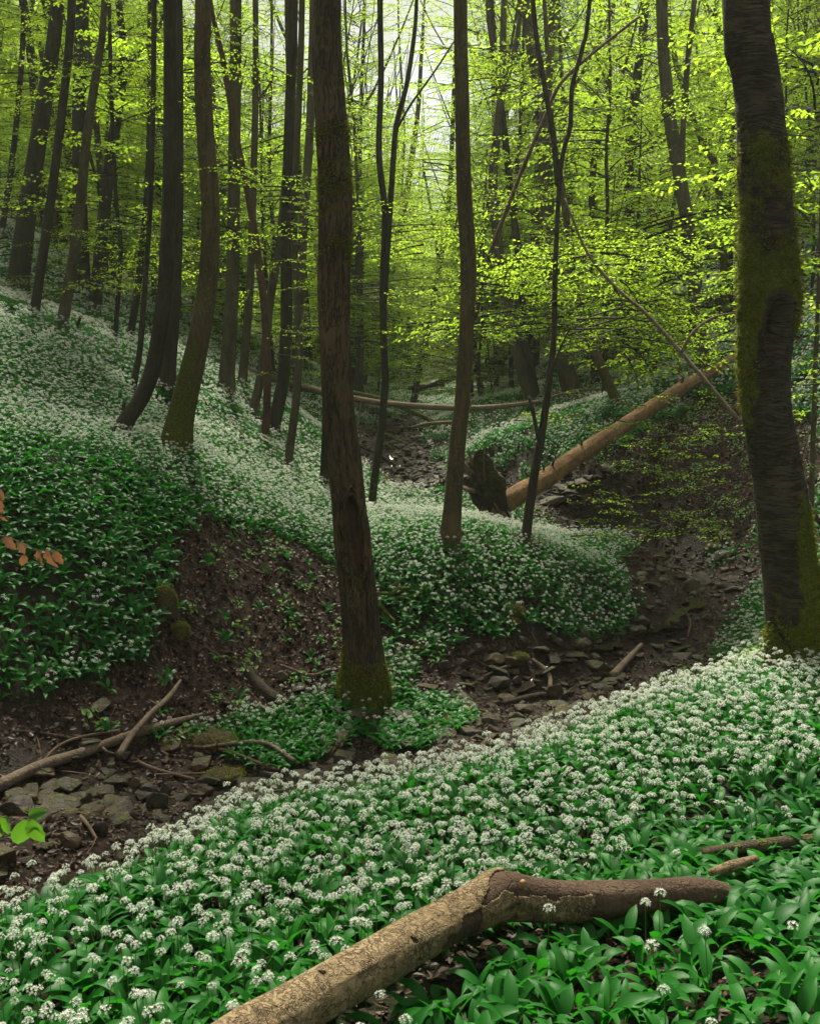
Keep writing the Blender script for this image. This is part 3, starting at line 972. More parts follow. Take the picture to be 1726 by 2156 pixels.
big_tree([(946,1150),(955,1037),(966,902),(972,856),(982,693),(986,570),(977,407),(972,200),(969,0)], [46,36,33,32,31,34,32,30,29], M['bark_warm'], 'slim straight light-brown tree on the flowery spit right of the scarred one', crown=ct(0), seg=32, step=.06, ridges=.04, moss=moss_low(.3, .25))
big_tree([(779,1084),(789,1004),(803,902),(811,800),(810,774),(806,611),(810,448),(798,326),(802,163),(800,0)], [17,16,15,14,13,12], M['bark_dark'], 'thin dark stem with mossy foot, forked halfway up, beside the stream', crown=ct(1), seg=12, step=.1, moss=moss_low(.6, .8),
         forks=[([(808,640),(818,489),(826,366),(834,265),(855,183),(871,81),(877,0)], [13,12,8], .6, 2.0), ([(836,270),(868,215),(915,150),(960,80)], [6,3], .5)])
big_tree([(865,850),(884,770),(902,690),(925,560),(945,420),(955,200),(960,60)], [15,12,10,8], M['bark_dark'], 'leaning trunk standing at the valley head, left of the warm-brown tree', Y=33, crown=CR_MID[0], ext=4, forks=[([(925,560),(905,430),(890,350)], [7,4])])

# trunks right of the middle
big_tree([(1122,850),(1092,754),(1062,611),(1046,489),(1038,367),(1054,204),(1058,100),(1060,0)], [26,25,22,20,18,16,12], M['bark_grey'], 'forked grey tree leaning left on the far flower bank', crown=ct(2), seg=14, step=.15,
         forks=[([(1052,215),(1040,120),(1030,50),(1026,0)], [13,9], .3, 3.0), ([(1056,190),(1072,150),(1088,80),(1096,0)], [14,10], -.3, 3.0)])
big_tree([(1130,848),(1112,760),(1099,693),(1095,570),(1075,407),(1058,244),(1045,160)], [22,20,16,14,12], M['bark_dark'], 'dark trunk touching the forked grey tree', crown=ct(3), ext=5)
big_tree([(1218,842),(1192,785),(1166,690),(1156,570),(1148,366),(1136,204),(1107,0)], [40,36,32,30,28,24], M['bark_grey'], 'stout grey trunk with a foot swept right on the far bank', crown=ct(0), seg=18, step=.12)
big_tree([(1102,1172),(1113,1080),(1126,990),(1141,910),(1157,790),(1166,700),(1168,571),(1176,407),(1184,326),(1200,265),(1204,183),(1225,102),(1241,0)], [22,20,18,15,12,11,10,10,10,10,9], M['bark_dark'], 'slender forked tree on the spit beside the fallen orange trunk', Y=11.6, Yt=12.6, crown=ct(1), seg=14, step=.08,
         forks=[([(1135,930),(1126,890),(1118,850),(1112,835)], [9,7], .1), ([(1136,915),(1143,860),(1158,790),(1185,720),(1200,690)], [7,3], -.2), ([(1174,390),(1164,285),(1143,163),(1123,20)], [13,12,10], .3, 2)])
big_tree([(1486,790),(1478,766),(1461,611),(1449,489),(1429,366),(1404,204),(1392,0)], [36,28,27,28,27,24], M['bark_grey'], 'tall grey trunk rising behind the upper end of the orange fallen trunk', crown=ct(2), seg=16, step=.12,
         forks=[([(1437,400),(1436,306),(1441,204),(1449,102),(1461,0)], [12,12,11], -.5, 3)])
big_tree([(1342,720),(1331,530),(1323,408),(1327,285),(1343,143),(1359,0)], [24,21,20,18], M['bark_dark'], 'dark mossy trunk on the right hillside', crown=ct(3), Y=25, moss=moss_low(9, .5))
big_tree([(1308,855),(1266,774),(1233,693),(1213,611),(1196,489),(1180,380),(1160,250)], [22,19,15,12], M['bark_warm'], 'thin trunk leaning left from the far flower bank, mossy foot', crown=ct(0), ext=4, moss=moss_low(.8, .8))
big_tree([(1359,810),(1347,734),(1335,640),(1340,520)], [13,10,8], M['bark_dark'], 'short dark sapling on the far flower bank', cat='sapling', crown=CR_SAP[1], ext=3, cz=12.5)
big_tree([(1536,600),(1514,420),(1502,339),(1473,290),(1425,143),(1410,60)], [16,14,12,10], M['bark_warm'], 'crooked moss-covered trunk on the right hillside, bent left', Y=24, crown=CR_MID[1], ext=3, moss=moss_low(9, .7))
big_tree([(1430,808),(1428,770),(1426,745)], [11,9,8], M['log_grey'], 'pale broken stub standing beside the fallen trunk', cat='stump', name='broken_stump', ext=0)
big_tree([(1708,1150),(1710,950),(1716,760),(1722,611),(1728,400),(1730,200)], [12,10,8,6], M['bark_grey'], 'thin stem at the right edge behind the mossy cherry', Y=11.5, crown=CR_SAP[2], ext=3, cz=10)
big_tree([(1255,700),(1245,500),(1250,330),(1262,290),(1290,240)], [16,14,12,8], M['bark_dark'], 'mossy trunk with curved arms among the leaves of the right hillside', Y=24, crown=CR_MID[2], ext=3, moss=moss_low(9, .5),
         forks=[([(1248,345),(1225,330),(1205,325)], [7,3]), ([(1250,340),(1280,300),(1300,280)], [8,4])])

# the big mossy cherry at the right
J_path = [(1694,1412),(1680,1347),(1658,1189),(1641,1030),(1613,856),(1611,734),(1620,652),(1619,571),(1610,408),(1596,204),(1580,100),(1570,0)]
J_w = [150,116,106,104,98,106,120,115,103,95,96,97]
def moss_J(v, base):
    px_, py_, _ = pix(v)
    ax = np.interp(py_, [p[1] for p in J_path][::-1], [p[0] for p in J_path][::-1])
    wd = np.interp(py_, [p[1] for p in J_path][::-1], J_w[::-1])
    u = (px_ - ax) / (wd * .5)
    low = np.clip((py_ - 950) / 300, 0, 1) * np.clip((u - .1) * 1.3, 0, 1) * 1.1
    foot = np.exp(-((py_ - 1400) / 110) ** 2) * .6
    burl = np.exp(-((py_ - 600) / 130) ** 2) * .75
    midb = np.exp(-((py_ - 330) / 130) ** 2) * .35
    lft = np.clip((-u - .1) * 1.3, 0, 1) * np.exp(-((py_ - 720) / 180) ** 2) * .7
    hole = -1.4 * np.exp(-(((u - .3) / .45) ** 2 + ((py_ - 690) / 70) ** 2))
    return low + foot + burl + midb + lft + hole
j_root, j_base, j_P = big_tree(J_path, J_w, M['bark_cherry'], 'big dark cherry tree with ringed bark, moss and a burl', Y=6.75, Yt=6.9, moss=moss_J, crown=ct(2), seg=96, step=.025, rough=.04, ridges=.035, flare=.2, rscale=6, name='cherry_tree')
def shape_cherry(root):
    me = [c for c in root.children if c.name.startswith('trunk')][0].data
    n = len(me.vertices)
    co = np.empty(n * 3, np.float32)
    me.vertices.foreach_get('co', co)
    co = co.reshape(-1, 3) + j_base
    px_, py_, dd = pix(co)
    ax = np.interp(py_, [p[1] for p in J_path][::-1], [p[0] for p in J_path][::-1])
    wd = np.interp(py_, [p[1] for p in J_path][::-1], J_w[::-1])
    axw = np.stack([(ax - CX) / FOC * dd, np.full(n, 6.8), co[:, 2]], -1)
    nrm = unit(co - axw)
    u = (px_ - ax) / (wd * .5)
    hole = np.exp(-(((u - .25) / .3) ** 2 + ((py_ - 690) / 55) ** 2) * 1.0)
    lip = np.exp(-((np.sqrt(((u - .25) / .42) ** 2 + ((py_ - 690) / 75) ** 2) - 1) / .25) ** 2)
    front = co[:, 1] < 6.83
    slot = np.exp(-((u + .75) / .18) ** 2) * np.exp(-((py_ - 960) / 120) ** 2)
    rings = .0025 * vnoise(np.stack([co[:, 0] * 3, co[:, 1] * 3, co[:, 2] * 34], -1), 5) * (co[:, 2] > -99)
    mo = np.empty(n, np.float32)
    me.attributes['moss'].data.foreach_get('value', mo)
    mossy = np.clip(mo, 0, 1) * .02 * (.5 + vnoise(co * 22, 8)) 
    dep = (-.10 * hole + .035 * lip * (u > -.6) - .012 * slot) * front + mossy
    co = co + nrm * dep[:, None] - j_base
    me.vertices.foreach_set('co', co.astype(np.float32).ravel())
    me.update()
shape_cherry(j_root)

def moss_tufts(root, src, thr, n, size, seed, base):
    """short moss blades standing on the mossy part of a trunk: one mass nobody could count"""
    rg = np.random.default_rng(seed)
    me = src.data
    me.calc_loop_triangles()
    nv = len(me.vertices)
    co = np.empty(nv * 3, np.float32); me.vertices.foreach_get('co', co); co = co.reshape(-1, 3)
    no = np.empty(nv * 3, np.float32); me.vertices.foreach_get('normal', no); no = no.reshape(-1, 3)
    mo = np.empty(nv, np.float32); me.attributes['moss'].data.foreach_get('value', mo)
    val = mo + 1.3 * fbm((co + base) * 5, 77, 3) * .35
    ids = np.where((val > thr) & (co[:, 1] < np.median(co[:, 1]) + .1) & (co[:, 2] < 5.5))[0]
    if len(ids) == 0:
        return
    pick = rg.choice(ids, n)
    P = co[pick] + rg.normal(0, .012, (n, 3))
    D = unit(no[pick] * .9 + rg.normal(0, .45, (n, 3)) + np.array([0, 0, -.25]))
    Nn = unit(rg.normal(0, 1, (n, 3)))
    L = size * rg.uniform(.4, 1.2, n)
    v, f = leaf_quads(P - D * .006, D, Nn, L, L * .5, six=False, fold=.1)
    o = obj('moss', np_mesh('moss', v, f, [M['mossleaf']]), root)
    tag(o, kind='stuff')
M['mossleaf'] = leaf_mat('moss_blade', (.05, .07, .006), (.19, .21, .016), (.22, .24, .02), .25, .7, spec=.1)
def on_trunk(px0, py0, out=0.0):
    k = np.argmin(np.abs(u_P[:15, 2] - at(px0, py0, u_base[1])[2]))
    axp = np.interp(py0, [p[1] for p in U_path][::-1], [p[0] for p in U_path][::-1])
    wd = np.interp(py0, [p[1] for p in U_path][::-1], U_w[::-1])
    c = at(px0, py0, u_base[1])
    r_ = rad_px(wd, c)
    off = (px0 - axp) / (wd * .5)
    return at(px0, py0, u_base[1] - r_ * math.sqrt(max(0, 1 - min(1, off * off))) - out)
for nm_, pts_, ws_ in (('scar_rim', [(716,1062),(711,1100),(712,1150),(722,1190),(740,1212),(757,1222)], [9,12,14,15,13,9]),
                       ('scar_rim', [(716,1066),(726,1048),(742,1042),(755,1058),(763,1100),(768,1150),(770,1195),(760,1224)], [9,11,12,11,9,8,9,9]),
                       ('bark_ridge', [(690,800),(700,880),(722,950),(744,1010),(756,1062)], [5,9,12,12,8]),
                       ('bark_ridge', [(757,1222),(764,1260),(768,1310),(774,1370),(782,1420)], [9,10,9,9,6]),
                       ('bark_ridge', [(716,1160),(724,1230),(732,1300),(730,1370),(728,1430)], [8,9,9,9,8])):
    Q_ = np.array([on_trunk(a_, b_, -.012) for a_, b_ in pts_])
    R_q = np.array([rad_px(w_, q) for w_, q in zip(ws_, Q_)])
    v, f = tube(Q_, R_q, 12, .03, rough=.16, scale=18, seed=int(pts_[0][0]), ridges=.08)
    obj(nm_, np_mesh(nm_, v - u_base, f, [M['bark_brown']], smooth=True, attrs={'moss': .5 * np.exp(-((v[:, 2] - at(750, 1222, u_base[1])[2]) / .12) ** 2)}), u_root)
moss_tufts(j_root, [c for c in j_root.children if c.name.startswith('trunk')][0], .34, 16000, .024, 3, j_base)
moss_tufts(u_root, [c for c in u_root.children if c.name.startswith('trunk')][0], .36, 8000, .024, 4, u_base)

# ------------------------------------------------------------------ the forest behind
def copy_tree(root, loc, rz, sc, label, group):
    r = root.copy()
    COL.objects.link(r)
    r.location = loc
    r.rotation_euler = (0, 0, rz)
    r.scale = (sc, sc, sc)
    r['label'] = label
    r['group'] = group
    for c in root.children:
        k = c.copy()
        COL.objects.link(k)
        k.parent = r
    return r

def forest(kind_name, protos, spots, labels, group, cat):
    made = []
    for i, (x, y, rz, sc) in enumerate(spots):
        k = i % len(protos)
        z = float(gz(x, y)) - .05
        if k >= len(made):
            tm, cm, cs = protos[k]
            r = thing(kind_name, (x, y, z), '', cat, group)
            obj('trunk', tm, r)
            c = obj('crown', cm, r)
            c.scale = (cs, cs, cs)
            r.rotation_euler = (0, 0, rz)
            r.scale = (sc, sc, sc)
            made.append(r)
        else:
            r = copy_tree(made[k], (x, y, z), rz, sc, '', group)
        r['label'] = labels(x, y)

def spots(n, y0, y1, seed, mind, pw=1.0, extra=1.15, gap=None):
    rg = np.random.default_rng(seed)
    out = []
    tries = 0
    while len(out) < n and tries < 20000:
        tries += 1
        y = y0 + (y1 - y0) * rg.random() ** pw
        x = rg.uniform(-1, 1) * (863 / FOC) * y * extra + rg.normal(0, .5)
        if any((x - a[0]) ** 2 + (y - a[1]) ** 2 < mind ** 2 for a in out):
            continue
        if float(seg_dist(np.array([x]), np.array([y]), STREAM)[0]) < 2.0:
            continue
        if gap and gap(x, y, rg):
            continue
        out.append((x, y, rg.uniform(0, 6.28), rg.uniform(.8, 1.2)))
    return out

CENTER = spots(55, 36, 78, 19, 1.0, 1.0, extra=.30)
def lab(a, b, c):
    def f(x, y):
        return a if x < -2.5 else (b if x < 3.5 else c)
    return f
gapf = lambda x, y, rg: (y > 30 and abs(x / y - .03) < .014 and rg.random() < .7) or (-6.5 < x < 1.5 and y < 27.5) or (1.5 <= x < 7.5 and y < 26.5)
TALL = [(TR_TALL[i % 6], CR_MID[i % 5], 1.0) for i in range(6)]
forest('beech_tree', TALL, spots(84, 24, 88, 11, 1.7, 1.0, gap=gapf), lab('tall beech with bright spring leaves deep in the forest on the left hill', 'tall beech with bright spring leaves at the far valley head', 'tall beech with bright spring leaves deep in the forest on the right hill'), 'tall beeches of the forest behind', 'tree')
forest('beech_tree', [(TR_TALL[i], CR_TALL[i], 1.15) for i in range(4)], [(-5.3, 8.4, .5, 1.0), (-6.6, 6.0, 2.0, 1.05), (-7.6, 9.8, 3.3, 1.0), (-4.9, 4.6, 4.4, .95)], lab('unseen beech added outside the view to shade the near left bank', '', ''), 'unseen shade beeches added at the left', 'tree')  # unseen beeches added left of the view to shade the near bank and bed
forest('beech_tree', TALL, spots(26, 84, 125, 31, 2.5, 1.0, extra=.8), lab('distant beech on the far left ridge', 'distant beech closing the valley', 'distant beech on the far right ridge'), 'farthest beeches', 'tree')
SLIM = [(TR_SLIM[i % 5], CR_MID[(i + 2) % 5], .8) for i in range(5)]
forest('slim_tree', SLIM, spots(125, 21, 75, 12, 1.0, 1.0, gap=gapf), lab('slim bare-stemmed young beech on the left hill behind the flowers', 'slim bare-stemmed young beech near the valley head', 'slim bare-stemmed young beech on the right hill'), 'slim young beeches of the forest behind', 'tree')
SAPL = [(TR_SAP[i % 3], CR_SAP[i % 4], 1.0) for i in range(4)]
forest('beech_sapling', SAPL, spots(75, 20, 52, 13, 1.2, 1.0, gap=lambda x, y, rg: y < 24 and x < 3), lab('leafy beech sapling in the undergrowth of the left hill', 'leafy beech sapling in the undergrowth at the valley head', 'leafy beech sapling in the undergrowth of the right hill'), 'beech saplings in the undergrowth', 'sapling')

forest('beech_sapling', [(TR_SAP[i % 3], CR_SAP[i % 4], 1.25) for i in range(4)], CENTER, lambda x, y: 'small bright green beech filling the far valley head', 'small beeches at the valley head', 'sapling')

# ------------------------------------------------------------------ wild garlic: plants, leaf by leaf
def leaf_strip(L, Wd, az, lean0, lean1, rg, pet=.05, twist=.0, seg=6):
    """An arching pointed blade on a short petiole, rooted at the origin -> V, F"""
    t = np.linspace(0, 1, seg + 1)
    ang = lean0 + (lean1 - lean0) * t ** 1.2            # angle from vertical
    ds = (L + pet) / seg
    r = np.concatenate([[0], np.cumsum(np.sin((ang[1:] + ang[:-1]) / 2) * ds)])
    z = np.concatenate([[0], np.cumsum(np.cos((ang[1:] + ang[:-1]) / 2) * ds)])
    tt = np.clip((t * (L + pet) - pet * .8) / (L + pet * .2), 0, 1)
    wd = Wd * np.where(tt <= 0, .07, np.sin(np.pi * tt ** .75) ** .8 + .05) * .5
    wd[-1] = .0015
    c, s_ = math.cos(az), math.sin(az)
    mid = np.stack([r * c, r * s_, z], 1)
    side = np.array([-s_, c, 0])
    up = np.stack([-np.cos(ang) * c, -np.cos(ang) * s_, np.sin(ang)], 1)
    side = side[None] * math.cos(twist) + up * math.sin(twist)
    wav = (1 + .1 * np.sin(t * 9 + az * 3))[:, None]
    Lp = mid + side * wd[:, None] * wav + up * wd[:, None] * .32
    Rp = mid - side * wd[:, None] * wav + up * wd[:, None] * .32
    v = np.stack([Lp, mid, Rp], 1).reshape(-1, 3)
    i = np.arange(seg) * 3
    f = np.concatenate([np.stack([i, i + 1, i + 4, i + 3], 1), np.stack([i + 1, i + 2, i + 5, i + 4], 1)])
    return v, f

def umbel(top, nfl, R, rg, open_=1.0, pl=.0105):
    """starry white flower head: pedicels, six-petalled flowers, small green centres -> parts (0 petal, 1 green)"""
    P, D, Nn, L = [], [], [], []
    T0, T1 = [], []
    for i in range(nfl):
        h = 1 - (i + .5) / nfl * .92
        a = i * 2.399 + rg.normal(0, .2)
        q = math.sqrt(max(0, 1 - h * h))
        d = np.array([q * math.cos(a), q * math.sin(a), max(h, -.15) * .85 + .12])
        d = d / np.linalg.norm(d)
        r = R * rg.uniform(.8, 1.15)
        c = top + d * r
        T0.append(top); T1.append(c)
        A = np.cross(d, [0.2, 0.3, .9]); A /= np.linalg.norm(A)
        B = np.cross(d, A)
        spread = rg.uniform(.75, 1.25) * open_
        for k in range(6):
            an = k * math.pi / 3 + a
            rad = A * math.cos(an) + B * math.sin(an)
            pd = d * math.cos(spread) + rad * math.sin(spread)
            P.append(c); D.append(pd); Nn.append(d * math.sin(spread) - rad * math.cos(spread)); L.append(pl * rg.uniform(.85, 1.1))
    P, D, Nn, L = np.array(P), np.array(D), np.array(Nn), np.array(L)
    v0, f0 = leaf_quads(P, D, Nn, L, L * .23, fold=.1)
    v1, f1 = tri_tube(np.array(T0), np.array(T1), np.full(nfl, .0007), np.full(nfl, .0009))
    return v0, f0, v1, f1

def stalk_mesh(H, rg, bend):
    P = [np.zeros(3), np.array([bend * .3, 0, H * .5]), np.array([bend, 0, H])]
    return tube(P, [.0022, .002, .0016], 5, .05, cap=False), P[-1]

def garlic_parts(seed, flower=True, big=1.0, nl=None):
    rg = np.random.default_rng(seed)
    leaves = []
    for k in range(nl or rg.integers(3, 5)):
        leaves.append(leaf_strip(rg.uniform(.12, .18) * big, rg.uniform(.038, .056) * big, k * 2.2 + rg.normal(0, .5), rg.uniform(.05, .35), rg.uniform(1.2, 2.3), rg, pet=rg.uniform(.05, .09), twist=rg.normal(0, .25)))
    if not flower:
        return leaves, None, None
    (sv, sf), top = stalk_mesh(rg.uniform(.23, .31), rg, rg.normal(0, .03))
    um = umbel(top, int(rg.integers(12, 17)), rg.uniform(.019, .025), rg, rg.uniform(.85, 1.2), pl=.0125)
    return leaves, (sv, sf), um

def garlic_mesh(name, seed, flower=True, big=1.0, nl=None):
    leaves, st, um = garlic_parts(seed, flower, big, nl)
    parts = [(v, f, 0) for v, f in leaves]
    if flower and seed % 4:
        rg = np.random.default_rng(seed + 5)
        (sv, sf), top = stalk_mesh(rg.uniform(.19, .27), rg, rg.normal(0, .05))
        off = np.array([rg.normal(0, .035), rg.normal(0, .035), 0])
        u2 = umbel(top, int(rg.integers(9, 15)), rg.uniform(.016, .021), rg, rg.uniform(.7, 1.1), pl=.0115)
        parts += [(sv + off, sf, 1), (u2[0] + off, u2[1], 2), (u2[2] + off, u2[3], 1)]
    if flower:
        parts.append((st[0], st[1], 1))
        parts.append((um[0], um[1], 2))
        parts.append((um[2], um[3], 1))
    V, F, mi = join(parts)
    return np_mesh(name, V, F, [M['garlic'], M['stalk'], M['petal']], mi, smooth=True)

def patch_mesh(name, seed, size, n, pf, coarse=False):
    """a tuft of several plants for the far slopes"""
    rg = np.random.default_rng(seed)
    parts = []
    for i in range(n):
        o = np.array([*rg.uniform(-size / 2, size / 2, 2), 0])
        for k in range(3):
            v, f = leaf_strip(rg.uniform(.12, .19), rg.uniform(.04, .06), rg.uniform(0, 6.28), rg.uniform(.1, .5), rg.uniform(1.3, 2.3), rg, pet=.06, seg=4 if not coarse else 3)
            parts.append((v + o, f, 0))
        if rg.random() < pf:
            top = o + np.array([rg.normal(0, .02), rg.normal(0, .02), rg.uniform(.2, .29)])
            if coarse:
                m = 9
                d = unit(rg.normal(0, 1, (m, 3)) + np.array([0, 0, .5]))
                c = top + d * .018
                v, f = leaf_quads(c - d * .008, unit(rg.normal(0, 1, (m, 3))), unit(rg.normal(0, 1, (m, 3)) + np.array([0, 0, .8])), np.full(m, .024), np.full(m, .017))
                parts.append((v, f, 2))
            else:
                v0, f0, v1, f1 = umbel(top, 9, .021, rg, 1.0, pl=.0135)
                parts.append((v0, f0, 2))
            v, f = tri_tube(o[None], top[None], np.array([.0022]), np.array([.002]))
            parts.append((v, f, 1))
    V, F, mi = join(parts)
    return np_mesh(name, V, F, [M['garlic'], M['stalk'], M['petal']], mi)

def protos(name, meshes):
    c = bpy.data.collections.new(name)
    for i, me in enumerate(meshes):
        o = bpy.data.objects.new('%s_%02d' % (name, i), me)
        c.objects.link(o)
    return c

def scatter(name, pts, rot, scl, pid, col, label=None):
    """one 'stuff' object whose geometry nodes set a prototype on every point"""
    me = bpy.data.meshes.new(name)
    me.vertices.add(len(pts))
    me.vertices.foreach_set('co', np.asarray(pts, np.float32).ravel())
    for an, ty, av, key in (('rot', 'FLOAT_VECTOR', rot, 'vector'), ('scl', 'FLOAT', scl, 'value'), ('pid', 'INT', pid, 'value')):
        a = me.attributes.new(an, ty, 'POINT')
        a.data.foreach_set(key, np.asarray(av, np.int32 if ty == 'INT' else np.float32).ravel())
    o = obj(name, me)
    tree = bpy.data.node_groups.new(name + '_nodes', 'GeometryNodeTree')
    tree.interface.new_socket('Geometry', in_out='INPUT', socket_type='NodeSocketGeometry')
    tree.interface.new_socket('Geometry', in_out='OUTPUT', socket_type='NodeSocketGeometry')
    n = tree.nodes
    gi, go = n.new('NodeGroupInput'), n.new('NodeGroupOutput')
    ip = n.new('GeometryNodeInstanceOnPoints')
    ci = n.new('GeometryNodeCollectionInfo')
    ci.inputs[0].default_value = col
    ci.inputs['Separate Children'].default_value = True
    ci.inputs['Reset Children'].default_value = True
    ip.inputs['Pick Instance'].default_value = True
    def na(nm, ty):
        q = n.new('GeometryNodeInputNamedAttribute')
        q.data_type = ty
        q.inputs[0].default_value = nm
        return q.outputs[0]
    er = n.new('FunctionNodeEulerToRotation')
    L_ = tree.links.new
    L_(gi.outputs[0], ip.inputs['Points'])
    L_(ci.outputs[0], ip.inputs['Instance'])
    L_(na('pid', 'INT'), ip.inputs['Instance Index'])
    L_(na('rot', 'FLOAT_VECTOR'), er.inputs[0])
    L_(er.outputs[0], ip.inputs['Rotation'])
    L_(na('scl', 'FLOAT'), ip.inputs['Scale'])
    L_(ip.outputs[0], go.inputs[0])
    md = o.modifiers.new('scatter', 'NODES')
    md.node_group = tree
    tag(o, label, kind='stuff')
    return o

def in_view(x, y, z, mx=160, my=260):
    px_, py_, d = pix(np.stack([x, y, z], -1))
    return (d > .5) & (px_ > -mx - 900 / d) & (px_ < 1726 + mx + 900 / d) & (py_ > -200) & (py_ < 2156 + my)

def normals(x, y, e=.08):
    dzx = (gz(x + e, y) - gz(x - e, y)) / (2 * e)
    dzy = (gz(x, y + e) - gz(x, y - e)) / (2 * e)
    return dzx, dzy

def tilt_rot(x, y, rz, k=.5):
    """euler (XYZ) that leans a plant part of the way towards the slope's normal, after turning it by rz"""
    dzx, dzy = normals(x, y, .2)
    out = np.empty((len(x), 3))
    for i in range(len(x)):
        nrm = Vector((-dzx[i] * k, -dzy[i] * k, 1)).normalized()
        q = Vector((0, 0, 1)).rotation_difference(nrm) @ Euler((0, 0, rz[i])).to_quaternion()
        out[i] = q.to_euler()
    return out

def jitter_grid(x0, x1, y0, y1, cell, seed):
    rg = np.random.default_rng(seed)
    gx_, gy_ = np.meshgrid(np.arange(x0, x1, cell), np.arange(y0, y1, cell))
    x = gx_.ravel() + rg.uniform(-.6, .6, gx_.size) * cell
    y = gy_.ravel() + rg.uniform(-.6, .6, gx_.size) * cell
    return x, y, rg

# near zone: single plants
x, y, rg = jitter_grid(-7, 7, 1.2, 14.5, .067, 5)
z = gz(x, y)
den, fl = veg_fields(x, y)
vis = in_view(x, y, z + .15) & (rg.random(len(x)) < den * 1.05) & (x * x + y * y > 1.5 ** 2)
# keep clear of the trunks' feet and of the near log
_lg = np.array([(*at(q[0], q[1], q[2])[:2], 1.0) for q in [(430,2240,2.15),(620,2125,2.42),(870,1980,2.80),(1075,1888,3.14),(1319,1893,3.22),(1458,1873,3.27),(1590,1815,3.5)]])
vis &= (seg_dist(x, y, _lg) > .09) | (x > .66)
vis &= np.hypot(x - u_base[0], y - u_base[1]) > .2
vis &= np.hypot(x - j_base[0], y - j_base[1]) > .27
x, y, z, fl = x[vis], y[vis], z[vis], fl[vis]
has_fl = rg.random(len(x)) < fl
rz = rg.uniform(0, 6.28, len(x))
sc = rg.uniform(.50, .78, len(x)) * np.where(inside(x, y, POLY['leafy_near']), 1.05, 1.0)
NF, NLf = 8, 6
GARL_F = [garlic_mesh('flowering_garlic', 600 + i) for i in range(NF)]
GARL_L = [garlic_mesh('garlic_leaves', 650 + i, flower=False, big=1.08, nl=4) for i in range(NLf)]
pid = np.where(has_fl, rg.integers(0, NF, len(x)), NF + rg.integers(0, NLf, len(x)))
rot = tilt_rot(x, y, rz, .45)

# the nearest plants are individuals with their own leaves, stalk and flower head
dist = np.sqrt(x * x + y * y + z * z)
px_, py_, _ = pix(np.stack([x, y, z + .2], -1))
frame = (px_ > -20) & (px_ < 1746) & (py_ > 1000) & (py_ < 2150)
order = np.argsort(np.where(frame, dist, 1e9))[:270]
near_ids = set(order.tolist())
GP = []
for i in range(6):
    leaves, st, um = garlic_parts(700 + i)
    GP.append(([np_mesh('garlic_leaf', v, f, [M['garlic']], smooth=True) for v, f in leaves], np_mesh('garlic_stalk', st[0], st[1], [M['stalk']]),
               np_mesh('garlic_flower_head', *join([(um[0], um[1], 0), (um[2], um[3], 1)])[:2], [M['petal'], M['stalk']], join([(um[0], um[1], 0), (um[2], um[3], 1)])[2])))
def where_label(i):
    a = 'flowering garlic' if has_fl[i] else 'flowerless garlic'
    X_ = px_[i]
    Y_ = py_[i]
    if Y_ > 1850 and X_ > 700:
        p = 'in the shaded soil in front of the bent log'
    elif Y_ > 1700 and X_ < 600:
        p = 'left of the bent log'
    else:
        p = 'just behind the bent log'
    return a + ' plant ' + p + (', nearest' if Y_ > 2000 else '')
for i in order:
    k = int(i) % 6
    lv, st, fh = GP[k]
    r = thing('garlic_plant', (x[i], y[i], z[i] - .01), where_label(i), 'plant', 'wild garlic plants around the bent log')
    r.rotation_euler = tuple(rot[i])
    r.scale = (sc[i],) * 3
    for m_ in lv:
        obj('leaf', m_, r)
    if has_fl[i]:
        obj('stalk', st, r)
        obj('flower_head', fh, r)
rest = np.array([i for i in range(len(x)) if i not in near_ids])
scatter('wild_garlic_carpet', np.stack([x, y, z - .01], 1)[rest], rot[rest], sc[rest], pid[rest], protos('garlic_kinds', GARL_F + GARL_L))

# far zone: tufts
def far_patches(name, y0, y1, cell, seed, coarse, xr):
    x, y, rg = jitter_grid(-xr, xr, y0, y1, cell, seed)
    z = gz(x, y)
    den, fl = veg_fields(x, y)
    fade = np.clip((46 - y) / 14, 0, 1)
    vis = in_view(x, y, z) & (rg.random(len(x)) < np.clip(den * 1.25, 0, 1) * fade)
    x, y, z, fl = x[vis], y[vis], z[vis], fl[vis]
    lvl = np.clip(np.digitize(fl + rg.normal(0, .1, len(x)), [.2, .5, .72]), 0, 3)
    pr = [patch_mesh(name + '_tuft', seed * 10 + j, cell * 1.45, int((cell * 1.45) ** 2 * 85), [.05, .45, .85, 1.0][j // 2], coarse) for j in range(8)]
    pid = lvl * 2 + rg.integers(0, 2, len(x))
    scatter(name, np.stack([x, y, z - .02], 1), tilt_rot(x, y, rg.uniform(0, 6.28, len(x)), .9), rg.uniform(.7, .9, len(x)), pid, protos(name + '_kinds', pr))
far_patches('wild_garlic_slope', 14.3, 24, .33, 21, False, 12)
far_patches('wild_garlic_far_slope', 24, 47, .48, 22, True, 22)

def stone_mesh(seed, flat=.5):
    rg = np.random.default_rng(seed)
    import bmesh
    bm = bmesh.new()
    n = 16
    for i in range(n):
        d = rg.normal(0, 1, 3)
        d /= np.linalg.norm(d)
        d = np.sign(d) * np.abs(d) ** .6
        bm.verts.new((d[0] * .5 * rg.uniform(.75, 1), d[1] * .38 * rg.uniform(.75, 1), d[2] * .5 * flat * rg.uniform(.8, 1)))
    r = bmesh.ops.convex_hull(bm, input=bm.verts)
    bmesh.ops.delete(bm, geom=[e for e in r['geom_interior'] if isinstance(e, bmesh.types.BMVert)], context='VERTS')
    bmesh.ops.bevel(bm, geom=bm.edges[:], offset=.02, segments=1, affect='EDGES', profile=.6)
    me = bpy.data.meshes.new('stone')
    bm.to_mesh(me)
    bm.free()
    me.materials.append(M['rock'])
    return me

